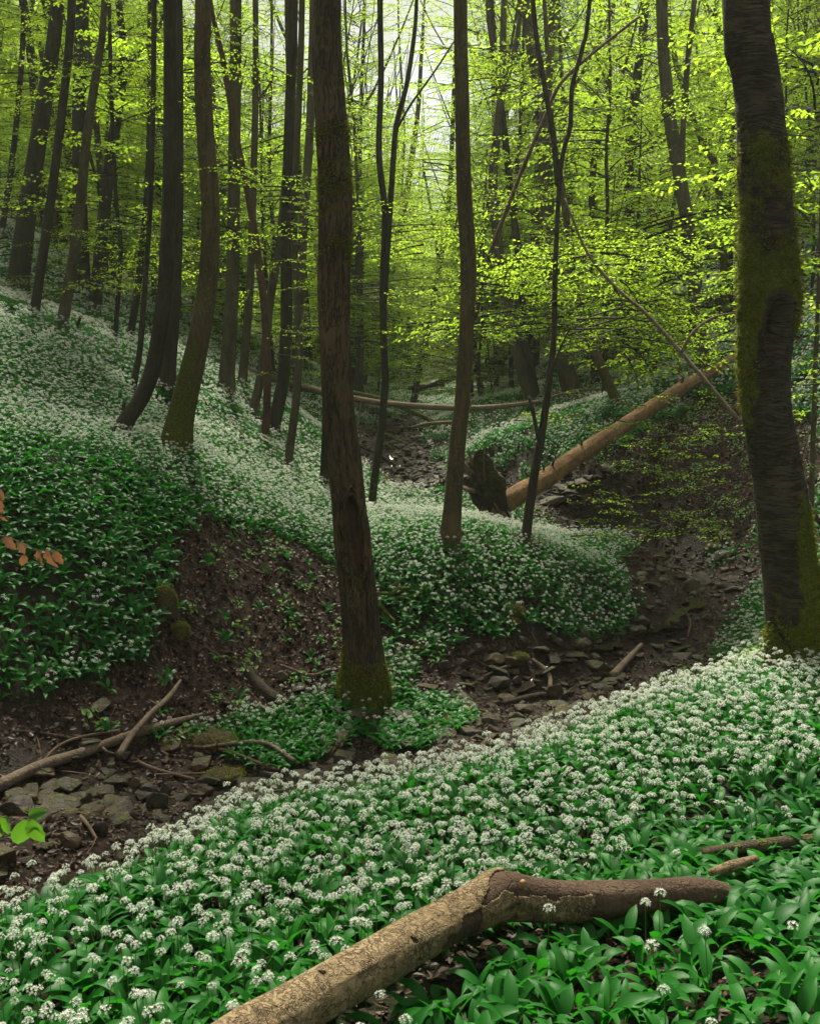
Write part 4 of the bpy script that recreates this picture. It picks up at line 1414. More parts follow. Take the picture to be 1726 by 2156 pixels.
# ------------------------------------------------------------------ leaf litter, soil crumbs, ground leaves
def dead_leaf(seed):
    rg = np.random.default_rng(seed)
    n = 9
    P = np.zeros((n, 3)); P[:, :2] = rg.uniform(-.09, .09, (n, 2)); P[:, 2] = rg.uniform(0, .02, n)
    a = rg.uniform(0, 6.28, n)
    D = np.stack([np.cos(a), np.sin(a), rg.normal(0, .25, n)], 1)
    Nn = np.array([0, 0, 1.0]) + rg.normal(0, .5, (n, 3))
    L = rg.uniform(.03, .06, n)
    v, f = leaf_quads(P, D, Nn, L, L * .62, six=True, fold=rg.uniform(.05, .3), droop=.15)
    return np_mesh('litter_leaf', v, f, [M['dead']])
x, y, rg = jitter_grid(-7.5, 8.5, 1.2, 18.5, .10, 61)
z = gz(x, y)
den, _f = veg_fields(x, y)
s_ = seg_dist(x, y, STREAM)
prob = np.clip(1.0 - den * 1.4, .25, 1) * np.where(s_ < .7, .35, .95)
prob = np.where(y < 4.6, .85, prob)
vis = in_view(x, y, z, 60, 60) & (rg.random(len(x)) < prob)
x, y, z = x[vis], y[vis], z[vis]
scatter('leaf_litter', np.stack([x, y, z + .004], 1), tilt_rot(x, y, rg.uniform(0, 6.28, len(x)), 1.0), rg.uniform(.55, 1.15, len(x)), rg.integers(0, 5, len(x)), protos('litter_kinds', [dead_leaf(800 + i) for i in range(5)]))

x, y, rg = jitter_grid(-5.5, 8.5, 6.5, 19, .085, 64)
z = gz(x, y)
den, _f = veg_fields(x, y)
vis = in_view(x, y, z, 20, 20) & (den < .4) & (seg_dist(x, y, STREAM) > .9) & (rg.random(len(x)) < .4 + .5 * fbm(np.stack([x, y, 0 * x], 1) * 2, 15, 3))
x, y, z = x[vis], y[vis], z[vis]
CLODS = []
for i in range(6):
    c_ = stone_mesh(980 + i, .8)
    c_.materials.clear()
    c_.materials.append(M['ground'])
    CLODS.append(c_)
scatter('soil_clods', np.stack([x, y, z], 1), np.stack([rg.normal(0, .6, len(x)), rg.normal(0, .6, len(x)), rg.uniform(0, 6.28, len(x))], 1), rg.uniform(.02, .10, len(x)) , rg.integers(0, 6, len(x)), protos('clod_kinds', CLODS))

# small seedlings and ground leaves on the bare banks
x, y, rg = jitter_grid(-5, 9, 7, 20, .21, 67)
z = gz(x, y)
den, _f = veg_fields(x, y)
vis = in_view(x, y, z, 40, 40) & (den < .3) & (seg_dist(x, y, STREAM) > 1.1) & (rg.random(len(x)) < np.where(x > 1, .75, .28))
x, y, z = x[vis], y[vis], z[vis]
def seedling(seed):
    rg = np.random.default_rng(seed)
    n = 14
    P = rg.normal(0, .06, (n, 3)); P[:, 2] = rg.uniform(.03, .12, n)
    a = rg.uniform(0, 6.28, n)
    D = np.stack([np.cos(a), np.sin(a), rg.normal(-.1, .2, n)], 1)
    v, f = leaf_quads(P, D, np.array([0, 0, 1.0]) + rg.normal(0, .3, (n, 3)), rg.uniform(.035, .065, n), rg.uniform(.02, .04, n), six=True)
    return np_mesh('seedling', v, f, [M['ivy']])
scatter('bank_seedlings', np.stack([x, y, z], 1), tilt_rot(x, y, rg.uniform(0, 6.28, len(x)), .8), rg.uniform(.6, 1.3, len(x)), rg.integers(0, 4, len(x)), protos('seedling_kinds', [seedling(820 + i) for i in range(4)]))

# ------------------------------------------------------------------ stones of the stream bed
STONES = [stone_mesh(900 + i, (.22, .32, .4, .65)[i % 4]) for i in range(14)]
rg = np.random.default_rng(77)
rows = []
t_all = []
for a, b in zip(STREAM[:-1], STREAM[1:]):
    if a[1] > 32:
        break
    L = np.linalg.norm(b[:2] - a[:2])
    for k in range(int(L * 210)):
        t = rg.random()
        c = a[:2] + (b[:2] - a[:2]) * t
        wd = a[2] + (b[2] - a[2]) * t
        d = np.array([-(b - a)[1], (b - a)[0]]) / L
        off = rg.normal(0, .52) * wd * 1.35
        x_, y_ = c + d * off
        size = .04 + .17 * rg.random() ** 4 + (.06 if rg.random() < .05 else 0)
        if y_ > 16.5:
            size *= 1.5
        rows.append((x_, y_, size))
rows = np.array(rows)
_sd = seg_dist(rows[:, 0], rows[:, 1], STREAM)
rows = rows[(_sd < 1.25) | ((rows[:, 1] < 12) & (_sd < 1.7))]
zz = gz(rows[:, 0], rows[:, 1])
v_ = in_view(rows[:, 0], rows[:, 1], zz, 10, 10) & (np.hypot(rows[:, 0] - u_base[0], rows[:, 1] - u_base[1]) > .35)
rows, zz = rows[v_], zz[v_]
show = rows[:, 2] / rows[:, 1]
ordr = np.argsort(-show)
top = ordr[:270]
def stone_label(x_, y_):
    if x_ < -.6 and y_ < 8.5:
        return 'angular stone lying in the dark stream bed at the lower left', 'stones of the lower stream bed'
    if y_ < 10.5:
        return 'stone in the stream bed between scarred tree and flower bed', 'stones beside the scarred tree'
    if y_ < 15:
        return 'stone in the wide gravel bend of the stream near the cherry', 'stones of the gravel bend'
    return 'stone in the narrow stream higher up the valley', 'stones of the upper stream'
def put_stone(x_, y_, z_, s, me, label, group=None, rz=None, fl=1.0, nm='stream_stone'):
    o = obj(nm, me, loc=(x_, y_, z_ + s * .08))
    o.rotation_euler = (rg.normal(0, .18), rg.normal(0, .18), rg.uniform(0, 6.28) if rz is None else rz)
    o.scale = (s * 1.15, s * 1.15, s * fl)
    return tag(o, label, 'stone', group)
for i in top:
    lb, gp = stone_label(rows[i, 0], rows[i, 1])
    put_stone(rows[i, 0], rows[i, 1], zz[i], rows[i, 2] * 1.25, STONES[int(i) % 14], lb, gp)
rs = ordr[270:]
scatter('stream_gravel', np.stack([rows[rs, 0], rows[rs, 1], zz[rs] + rows[rs, 2] * .05], 1), np.stack([rg.normal(0, .25, len(rs)), rg.normal(0, .25, len(rs)), rg.uniform(0, 6.28, len(rs))], 1), rows[rs, 2] * 1.1, rg.integers(0, 14, len(rs)), protos('gravel_kinds', STONES))
# fine pebbles
x, y, rg = jitter_grid(-4.5, 6, 5, 24, .085, 91)
z = gz(x, y)
s_ = seg_dist(x, y, STREAM) + .3 * fbm(np.stack([x, y, 0 * x], 1) * 2.5, 13, 3)
vis = in_view(x, y, z, 10, 10) & (s_ < 1.15) & (rg.random(len(x)) < .62)
x, y, z = x[vis], y[vis], z[vis]
scatter('stream_pebbles', np.stack([x, y, z], 1), np.stack([rg.normal(0, .3, len(x)), rg.normal(0, .3, len(x)), rg.uniform(0, 6.28, len(x))], 1), rg.uniform(.02, .06, len(x)), rg.integers(0, 14, len(x)), protos('pebble_kinds', STONES))

# water lying in the low places of the bed
def water_strip(name, segs, dz):
    pts = []
    W_ = []
    for px0, py0, wd in segs:
        p = hit(px0, py0)
        pts.append(p); W_.append(wd)
    P = np.array(pts)
    P, R = resample(P, np.array(W_), .03)
    T = np.gradient(P, axis=0)
    T[:, 2] = 0
    T = unit(T)
    Sd = np.stack([-T[:, 1], T[:, 0], 0 * T[:, 0]], 1)
    zc = gz(P[:, 0], P[:, 1])
    zc = np.minimum.accumulate(zc[::1]) if zc[0] > zc[-1] else np.minimum.accumulate(zc[::-1])[::-1]
    k = np.arange(len(P))
    wl = R * .42 * (1 + .35 * np.sin(k * .23) + .2 * np.sin(k * .61) + .12 * np.sin(k * 1.7))
    A = P + Sd * wl[:, None]
    B = P - Sd * (wl * (1 + .3 * np.sin(k * .31 + 2)))[:, None]
    A[:, 2] = B[:, 2] = zc + dz
    V = np.stack([A, B], 1).reshape(-1, 3)
    i = np.arange(len(P) - 1) * 2
    F = np.stack([i, i + 1, i + 3, i + 2], 1)
    o = obj(name, np_mesh(name, V, F, [M['water']]))
    tag(o, kind='structure')
water_strip('stream_water', [(-60, 1690, .3), (60, 1670, .3), (380, 1645, .3), (640, 1608, .25), (800, 1560, .2), (960, 1500, .25), (1120, 1420, .3), (1250, 1360, .35), (1400, 1310, .4), (1470, 1240, .3)], .004)
water_strip('stream_water', [(1250, 1122, .22), (1180, 1108, .25), (1100, 1092, .2), (960, 1065, .2), (860, 1035, .2), (835, 985, .25), (825, 935, .2)], .006)


# ------------------------------------------------------------------ fallen wood
def wood(name, path, W, m, label, cat='branch', lift=0.0, seg=10, moss=0.0, rough=.09, step=None, ridges=.05, stubs=0, rs=6.0, twigs=None):
    """path: (px, py) resting on the ground there, or (px, py, Y) in the air."""
    P = []
    for q in path:
        if len(q) == 3:
            P.append(at(*q))
        else:
            p = hit(q[0], q[1] + 1)
            p[2] += lift
            P.append(p)
    P = np.array(P)
    R = np.array([rad_px(w_, p) for w_, p in zip(np.interp(np.linspace(0, 1, len(P)), np.linspace(0, 1, len(W)), W), P)])
    for i, q in enumerate(path):
        if len(q) == 2:
            P[i, 2] += R[i] * .55
    base = P[0].copy()
    L = np.linalg.norm(np.diff(P, axis=0), axis=1).sum()
    v, f = tube(P, R, seg, step or max(.03, L / 40), rough=rough, seed=int(path[0][0] + path[0][1]), ridges=ridges, scale=rs)
    parts = [(v, f, 0)]
    rg = np.random.default_rng(int(path[0][0] * 3 + path[0][1]))
    for k in range(stubs):
        i = rg.integers(1, len(P))
        t = rg.random()
        c = P[i - 1] * (1 - t) + P[i] * t
        d = unit(rg.normal(0, 1, 3) + np.array([0, -.3, .5]))
        ll = L * rg.uniform(.05, .16)
        r_ = R[i] * .4
        vv, ff = tube([c, c + d * ll * .6, c + d * ll + rg.normal(0, .1 * ll, 3)], [r_, r_ * .7, r_ * .25], 6, ll / 4, rough=.1)
        parts.append((vv, ff, 0))
    V, F, mi = join(parts)
    o = obj(name, np_mesh(name, V - base, F, [m], mi, smooth=True, attrs={'moss': np.full(len(V), moss)}), loc=base)
    return tag(o, label, cat), P, R

# the bent log in front
LP = [(430,2240,2.15),(520,2180,2.28),(620,2125,2.42),(750,2050,2.60),(870,1980,2.80),(985,1918,3.0),(1040,1893,3.1),(1075,1888,3.14),(1180,1896,3.18),(1319,1893,3.22),(1400,1886,3.25),(1458,1880,3.27),(1520,1886,3.33),(1590,1925,3.4)]
LW = [116,112,106,101,97,93,96,97,88,82,75,68,56,40]
LPw = np.array([at(*q) for q in LP])
LR = np.array([rad_px(w_, p) for w_, p in zip(LW, LPw)])
lbase = LPw[4].copy()
log = thing('bent_log', lbase, 'long bent dead log with flaking tan bark lying across the front', 'log')
v, f = tube(LPw, LR * .94, 64, .02, rough=.03, ridges=.05, scale=9, seed=4)
P_, R_ = resample(LPw, LR, .02)
d_bump = np.exp(-(np.linalg.norm(v - at(1050, 1850, 3.12), axis=1) / .09) ** 2)
v = v + d_bump[:, None] * np.array([0, 0, .018])
obj('bare_wood', np_mesh('bare_wood', v - lbase, f, [M['bare_wood']], smooth=True, attrs={'moss': .75 * np.exp(-(np.linalg.norm(v - at(1090, 1842, 3.15), axis=1) / .05) ** 2)}), log)
def bark_shell(px0, px1, cond, seed, off=.007):
    v, f = tube(LPw, LR * .94 + off, 128, .009, rough=.03, ridges=.05, scale=9, seed=4, cap=False)
    v = v + np.exp(-(np.linalg.norm(v - at(1050, 1850, 3.12), axis=1) / .09) ** 2)[:, None] * np.array([0, 0, .018])
    v = v + (.0035 * fbm(v * 38, seed, 3))[:, None] * unit(v - np.array([0, 0, 0]) * 0)
    c = v[f].mean(1)
    qx, qy, _ = pix(c)
    nz = fbm(c * 13, seed, 4)
    ay = np.interp(qx, [p[0] for p in LP], [p[1] for p in LP])
    u = (qy - ay) / (np.interp(qx, [p[0] for p in LP], LW) * .5)
    keep = cond(qx, u, nz, c) & (qx > px0) & (qx < px1)
    holes = fbm(c * 21, seed + 9, 3) > .62
    f = f[keep & ~holes]
    used, inv = np.unique(f, return_inverse=True)
    return v[used], inv.reshape(-1, 4)
for i, (a0, a1, cond) in enumerate([
    (300, 1060, lambda x_, u_, n_, c_: (x_ + 60 * n_ + 40 * u_ < 985)),
    (930, 1350, lambda x_, u_, n_, c_: (u_ + .55 * n_ > -.12) & (x_ - 50 * n_ < 1250) & (x_ + 45 * n_ > 1000)),
    (930, 1080, lambda x_, u_, n_, c_: (u_ + .5 * n_ > -.75) & (u_ < .15) & (x_ < 1010 + 60 * n_) & (x_ > 960)),
]):
    v, f = bark_shell(a0, a1, cond, 30 + i)
    if len(f):
        o = obj('bark', np_mesh('bark', v - lbase, f, [M['plate_bark']], smooth=True, attrs={'moss': np.zeros(len(v))}), log)
        md = o.modifiers.new('thickness', 'SOLIDIFY')
        md.thickness = .007
        md.offset = -1
tag(log.children[1], 'flaking tan bark on the left half')
# knot stub on the bend
p0 = at(1098, 1868, 3.03)
v, f = tube([p0, p0 + np.array([.003, -.012, .018]), p0 + np.array([.0, -.016, .03])], [.010, .009, .008], 8, .01, rough=.2, scale=30)
obj('knot', np_mesh('knot', v - lbase, f, [M['log_tan']], smooth=True, attrs={'moss': np.zeros(len(v))}), log)
wood('bark_strip', [(1496,1838,3.45),(1540,1824,3.5),(1592,1808,3.55)], [18,28,16], M['plate_bark'], 'pale split piece of wood just beyond the right end of the bent log', 'wood', rough=.25)
wood('mossy_branch', [(1480,1796,3.75),(1560,1786,3.8),(1665,1772,3.9),(1740,1765,3.95)], [22,28,26,20], M['mossy'], 'mossy dark branch lying in the garlic behind the right end of the bent log', moss=.1)

# the fallen orange trunk and its root plate
FP = [(1058,1062,14.7),(1100,1035,14.9),(1150,1007,15.2),(1230,950,15.8),(1330,885,16.6),(1430,820,17.3),(1510,775,17.9),(1560,748,18.3),(1640,698,18.9),(1726,645,19.5),(1850,575,20.5)]
FW = [44,42,40,36,32,28,24,22,20,18,14]
FPw = np.array([at(*q) for q in FP])
FR = np.array([rad_px(w_, p) for w_, p in zip(FW, FPw)])
fb = FPw[0].copy()
ft = thing('fallen_tree', fb, 'long orange-brown fallen trunk propped on the bare right bank', 'fallen tree')
v, f = tube(FPw, FR, 32, .08, rough=.05, ridges=.08, scale=5, seed=9)
obj('trunk', np_mesh('trunk', v - fb, f, [M['log_tan']], smooth=True, attrs={'moss': .35 * np.exp(-(v[:, 0] - fb[0]) / .3)}), ft)
rg = np.random.default_rng(15)
for k in range(9):
    t = rg.uniform(.12, .85) * (len(FP) - 3)
    i = int(t)
    c = FPw[i] * (1 - t + i) + FPw[i + 1] * (t - i) + np.array([0, 0, FR[i] * .8])
    v, f = tube([c, c + np.array([rg.normal(0, .05), rg.normal(0, .05), .10]), c + np.array([rg.normal(0, .08), rg.normal(0, .05), .2])], [.02, .014, .004], 6, .06)
    obj('stub', np_mesh('stub', v - fb, f, [M['log_dark']], attrs={'moss': np.zeros(len(v))}), ft)
# root plate: a ragged disc of soil and roots
rc = at(1034, 1040, 14.5)
rc[2] = max(rc[2], float(gz(rc[0], rc[1])) + .3)
th, r_ = np.meshgrid(np.linspace(0, 2 * np.pi, 49)[:-1], np.linspace(0, 1, 12))
ax_d = unit(FPw[2] - FPw[0])
e1 = unit(np.cross(ax_d, [0, 0, 1]))
e2 = np.cross(e1, ax_d)
def plate(side):
    rad = r_ * (.62 + .22 * fbm(np.stack([np.cos(th) * 2, np.sin(th) * 2, 0 * th], -1), 3, 3))
    d_ = side * .16 * np.sqrt(np.clip(1 - r_ ** 2, 0, 1))
    Pp = rc + e1 * (rad * np.cos(th) * .7)[..., None] + e2 * (rad * np.sin(th) * 1.05)[..., None] - ax_d * d_[..., None]
    Pp = Pp + (.17 * fbm(Pp * 5, 8, 5))[..., None] * ax_d + .05 * np.stack([fbm(Pp * 9, 18, 3), fbm(Pp * 9, 28, 3), fbm(Pp * 9, 38, 3)], -1)
    return Pp
A_, B_ = plate(1), plate(-.3)
nr, nth = r_.shape
idn = np.arange(nr * nth).reshape(nr, nth)
fq = np.stack([idn[:-1], np.roll(idn[:-1], -1, 1), np.roll(idn[1:], -1, 1), idn[1:]], -1).reshape(-1, 4)
V_, F_, mi_ = join([(A_.reshape(-1, 3), fq, 0), (B_.reshape(-1, 3), fq[:, ::-1], 0)])
obj('root_plate', np_mesh('root_plate', V_ - fb, F_, [M['log_dark']], smooth=True, attrs={'moss': .3 + .2 * (V_[:, 2] > rc[2])}), ft)
for k in range(15):
    a = rg.uniform(0, 6.28)
    q0 = rc + e1 * math.cos(a) * .15 + e2 * math.sin(a) * .2 - ax_d * .08
    d = e1 * math.cos(a) * .8 + e2 * math.sin(a) * 1.1 - ax_d * rg.uniform(0, .5)
    LL = rg.uniform(.45, .8)
    v, f = tube([q0, q0 + d * LL * .5 + rg.normal(0, .03, 3), q0 + d * LL + rg.normal(0, .08, 3)], [.035, .022, .006], 6, .08, rough=.2, scale=12)
    obj('root', np_mesh('root', v - fb, f, [M['twig']], smooth=True, attrs={'moss': np.full(len(v), .1)}), ft)
v, f = tube([at(1001, 960, 14.4), at(1004, 1000, 14.4), at(1012, 1030, 14.45), at(1030, 1060, 14.5)], [.012, .03, .06, .07], 8, .05, rough=.2, scale=10)
obj('root', np_mesh('root', v - fb, f, [M['log_dark']], smooth=True, attrs={'moss': np.full(len(v), .2)}), ft)

# trunks lying across the valley
wood('fallen_log', [(355,728,24.5),(430,758,24.0),(520,782,23.2),(640,815,22.3),(690,828,21.8),(800,848,21.3),(950,859,20.8),(1040,857,20.8),(1135,846,21.2)], [17,16,15,13,12,9], M['log_grey'], 'long thin grey trunk lying right across the stream valley', 'fallen tree', moss=.1, stubs=4)
wood('fallen_log', [(742,826,22.5),(830,850,22.8),(912,888,23.2)], [10,12,9], M['mossy'], 'mossy trunk piece slanting down below the thin grey trunk', 'fallen tree', moss=.2)
wood('fallen_branch', [(770,901),(812,918),(856,937)], [7,8,6], M['mossy'], 'mossy stick slanting to the upper stream, under the mossy trunk piece', moss=.1)
wood('fallen_branch', [(866,900,22.6),(905,892,22.3),(985,887,21.8)], [5,8,6], M['twig'], 'brown stick poking left from behind the slim light-brown tree', stubs=1)
wood('fallen_branch', [(752,940),(800,962),(850,990)], [6,7,5], M['log_dark'], 'dark branch lying in the upper stream between the two middle trees', stubs=3)
wood('fallen_branch', [(860,817,34),(900,812,33.5),(935,810,33)], [8,10,8], M['mossy'], 'short mossy log at the valley head, lowest of those there', 'log', moss=.2)
wood('fallen_log', [(870,825,31),(935,802,31),(1000,780,31),(1076,748,31)], [7,12,12,11], M['mossy'], 'mossy brown log rising right at the valley head', 'log', moss=0)
wood('fallen_branch', [(1000,798,30),(1060,780,30),(1110,770,30)], [5,5,3], M['log_grey'], 'thin bare pole under the rising mossy log', stubs=2)
wood('fallen_branch', [(1150,838,20.5),(1215,822,20.5),(1275,820,20.5)], [4,5,3], M['twig'], 'thin bare branch over the flowers beside the stout swept trunk', stubs=3)
wood('fallen_branch', [(1180,815,24),(1230,800,24),(1300,800,24),(1360,790,24)], [6,7,6,4], M['log_dark'], 'dark branch on the far flower bank behind the mossy-footed trunk', stubs=2)
wood('leaning_stem', [(1001,668,14.6),(1026,550,14.8),(1067,440,15.0),(1095,367,15.2),(1148,244,15.5),(1180,175,15.7),(1250,110,16.0),(1345,35,16.5)], [9,9,9,8,7,6], M['bark_red'], 'long thin dead stem leaning across, upper middle, from the slim light-brown tree', 'dead branch', rough=.12, stubs=3)
wood('hanging_branch', [(1188,418,10.6),(1237,534,10.4),(1302,611,10.2),(1359,660,10.0),(1433,742,9.8),(1482,799,9.6),(1552,882,9.4)], [4,6,7,8,9,9,8], M['log_grey'], 'bare mossy branch hanging diagonally left of the cherry tree', 'dead branch', moss=.35)
wood('arched_branch', [(1433,742,9.78),(1457,701,9.75),(1502,668,9.7),(1565,657,9.6)], [7,6,5,4], M['log_grey'], 'thin pale branch arching from the hanging one to the cherry', 'dead branch', moss=.25)
wood('fallen_branch', [(1698,1056,8.5),(1722,1095,8.4),(1760,1150,8.3)], [10,11,11], M['log_dark'], 'dark branch poking out at the right edge behind the cherry')

# branches and sticks in and beside the stream
wood('fallen_branch', [(-60,1690),(0,1672),(91,1630),(174,1602),(277,1562),(349,1538),(427,1514)], [30,26,24,22,20,18,8], M['log_grey'], 'long pale branch with lichen at the left edge of the stream', lift=.03, moss=.0, seg=16, stubs=3, rs=9)
wood('fallen_branch', [(253,1632),(277,1594),(317,1546),(356,1508),(382,1472)], [15,14,12,12,6], M['log_grey'], 'curved branch lying across the long pale one', lift=.14, moss=.25, seg=12, stubs=2)
wood('fallen_branch', [(83,1628),(119,1594),(166,1572),(253,1552)], [5,6,6,5], M['twig'], 'thin bowed twig arching behind the long pale branch', lift=.05, stubs=2)
wood('fallen_branch', [(30,1542),(99,1553),(170,1566)], [7,9,9], M['log_dark'], 'dark rotten stick below the leafy left bank', stubs=2)
wood('fallen_branch', [(277,1606),(324,1628),(411,1650)], [8,8,5], M['twig'], 'brown stick slanting over the stones right of the crossed branches', lift=.02, stubs=3)
wood('fallen_branch', [(103,1678),(150,1708),(180,1740),(205,1775)], [8,9,9,6], M['twig'], 'pinkish stick running down among the stones, lower left', lift=.02, stubs=2)
wood('fallen_branch', [(79,1762),(131,1768),(184,1786)], [6,7,5], M['twig'], 'short pinkish stick just above the flower bed, lower left', lift=.01)
wood('fallen_branch', [(328,1636),(400,1640),(440,1634)], [4,6,4], M['twig'], 'small twig beside the mossy mound', lift=.02, stubs=2)
wood('fallen_branch', [(395,1586),(475,1598),(566,1630),(606,1642)], [8,9,8,4], M['bark_red'], 'reddish splintered branch below the mossy mound', lift=.05, stubs=4)
wood('fallen_branch', [(428,1594),(500,1586),(562,1584),(621,1622)], [6,9,9,9], M['log_grey'], 'branch with a yellow mossy end below the mossy mound', lift=.07, moss=.3, stubs=2)
wood('fallen_branch', [(520,1418),(554,1458),(608,1490)], [22,26,22], M['log_dark'], 'thick black rotten branch left of the scarred tree', seg=14)
wood('fallen_branch', [(590,1412),(653,1432),(690,1420),(722,1415)], [6,8,7,5], M['twig'], 'forked brown stick behind the foot of the scarred tree', lift=.03, stubs=3)
wood('fallen_branch', [(495,1180),(530,1196),(562,1216)], [3,4,3], M['twig'], 'thin twig lying high on the bare left bank')
wood('fallen_branch', [(400,1205),(425,1195),(447,1188)], [2,3,2], M['mossy'], 'tiny mossy twig high on the bare left bank')
wood('broken_stick', [(438,1220,10.0),(439,1250,9.95),(440,1280,9.9)], [3,4,3], M['plate_bark'], 'short pale stick standing in the bare left bank', 'stick')
wood('fallen_branch', [(333,1318),(315,1342),(300,1370)], [10,10,6], M['log_dark'], 'dark stub of branch under the moss patch on the left bank')
wood('fallen_branch', [(896,1544),(945,1520),(996,1500)], [8,12,12], M['log_tan'], 'short broken tan branch on the shore near the flower bed', lift=.02, stubs=2)
wood('fallen_branch', [(990,1500),(1020,1504),(1044,1517)], [5,6,4], M['twig'], 'twig crossing the end of the short tan branch', lift=.03, stubs=2)
wood('fallen_branch', [(1018,1432),(1053,1416),(1100,1403)], [4,7,6], M['twig'], 'curved stick in the stream bed right of the scarred tree', lift=.02, stubs=2)
wood('fallen_branch', [(1120,1398),(1140,1412),(1156,1430),(1158,1456)], [7,11,11,9], M['log_grey'], 'crooked stick pointing down in the gravel', lift=.02)
wood('fallen_branch', [(819,1404),(860,1402),(897,1398)], [4,6,5], M['bark_red'], 'reddish stick touching the foot of the scarred tree', stubs=2)
wood('fallen_branch', [(1349,1366),(1325,1392),(1290,1432)], [9,13,17], M['log_grey'], 'thick short branch above the upper edge of the flower bed', lift=.03, stubs=1)
wood('fallen_branch', [(1058,1484),(1130,1472),(1210,1462)], [12,14,11], M['log_dark'], 'black wet log along the edge of the flower bed', seg=12)
wood('fallen_branch', [(1320,1193),(1380,1196),(1440,1202)], [3,5,4], M['log_dark'], 'dark stick lying across the gravel bend', lift=.02, stubs=2)
wood('fallen_branch', [(1285,1176),(1340,1174),(1395,1176)], [3,4,3], M['twig'], 'thin twig at the tip of the flowery spit', lift=.02, stubs=1)
wood('fallen_branch', [(1545,1306),(1590,1290),(1625,1268)], [3,4,3], M['twig'], 'thin brown twig in front of the cherry above the flowers', lift=.05, stubs=2)
wood('fallen_branch', [(1440,1290),(1452,1320),(1446,1350)], [4,6,4], M['bark_red'], 'small reddish stick standing in the gravel near the flower bed', lift=.04)
for i, (q0, q1, q2, lb) in enumerate([((790,1258),(823,1262),(842,1248),'bright mossy root curling from the bank right of the scarred tree'), ((835,1255),(870,1250),(900,1254),'level mossy root beside the curling one'), ((836,1274),(865,1266),(888,1262),'lowest short mossy root of the three on the bank'), ((798,1284),(812,1300),(832,1325),'mossy root running down beside the scarred tree')]):
    wood('mossy_root', [q0, q1, q2], [6, 8, 6], M['mossy'], lb, 'root', lift=.05, moss=.35, stubs=1)
wood('fallen_branch', [(32,766),(60,780),(92,800)], [8,10,7], M['log_grey'], 'short brown log in the flowers high on the left slope', 'log')
wood('broken_stake', [(170,668,16.2),(164,684,16.2),(157,705,16.2)], [6,7,8], M['log_dark'], 'short broken stake leaning on the left slope', 'stake')
wood('fallen_branch', [(453,882),(495,917),(530,958)], [3,4,3], M['bark_red'], 'thin reddish twig on the sunlit slope', lift=.15, stubs=2)
wood('fallen_branch', [(487,834),(520,852),(556,870)], [4,6,5], M['bark_red'], 'reddish stick among the slim trunks on the slope', lift=.1)
wood('fallen_branch', [(608,964),(640,978),(676,994)], [4,5,5], M['log_grey'], 'grey stick on the slope left of the scarred tree', lift=.12)
wood('fallen_branch', [(396,953),(402,930),(412,905)], [3,4,3], M['log_dark'], 'thin stick upright beside the mossy slope tree', lift=.1)
wood('fallen_branch', [(232,912),(250,905),(262,900)], [8,9,9], M['log_dark'], 'dark root at the foot of the curved slope tree')

# twigs lying about, too many and too thin to count
rg = np.random.default_rng(55)
tw0, tw1, trr = [], [], []
x, y, _r = jitter_grid(-5.5, 7.5, 5, 17, .3, 56)
den, _f = veg_fields(x, y)
k = (den < .3) & in_view(x, y, gz(x, y), 20, 20) & (rg.random(len(x)) < .5)
for x_, y_ in zip(x[k], y[k]):
    a = rg.uniform(0, 6.28)
    L = rg.uniform(.08, .38)
    pts = [np.array([x_, y_])]
    for j in range(3):
        a += rg.normal(0, .35)
        pts.append(pts[-1] + np.array([math.cos(a), math.sin(a)]) * L / 3)
    pts = np.array(pts)
    z_ = gz(pts[:, 0], pts[:, 1]) + .012 + rg.uniform(0, .05) * np.array([0, 1, 1.2, .6])
    P3 = np.column_stack([pts, z_])
    tw0.append(P3[:-1]); tw1.append(P3[1:]); trr.append(np.full(3, rg.uniform(.0018, .005)))
v, f = tri_tube(np.concatenate(tw0), np.concatenate(tw1), np.concatenate(trr), np.concatenate(trr) * .85)
tag(obj('twig_litter', np_mesh('twig_litter', v, f, [M['twig']], attrs={'moss': np.zeros(len(v))})), kind='stuff')

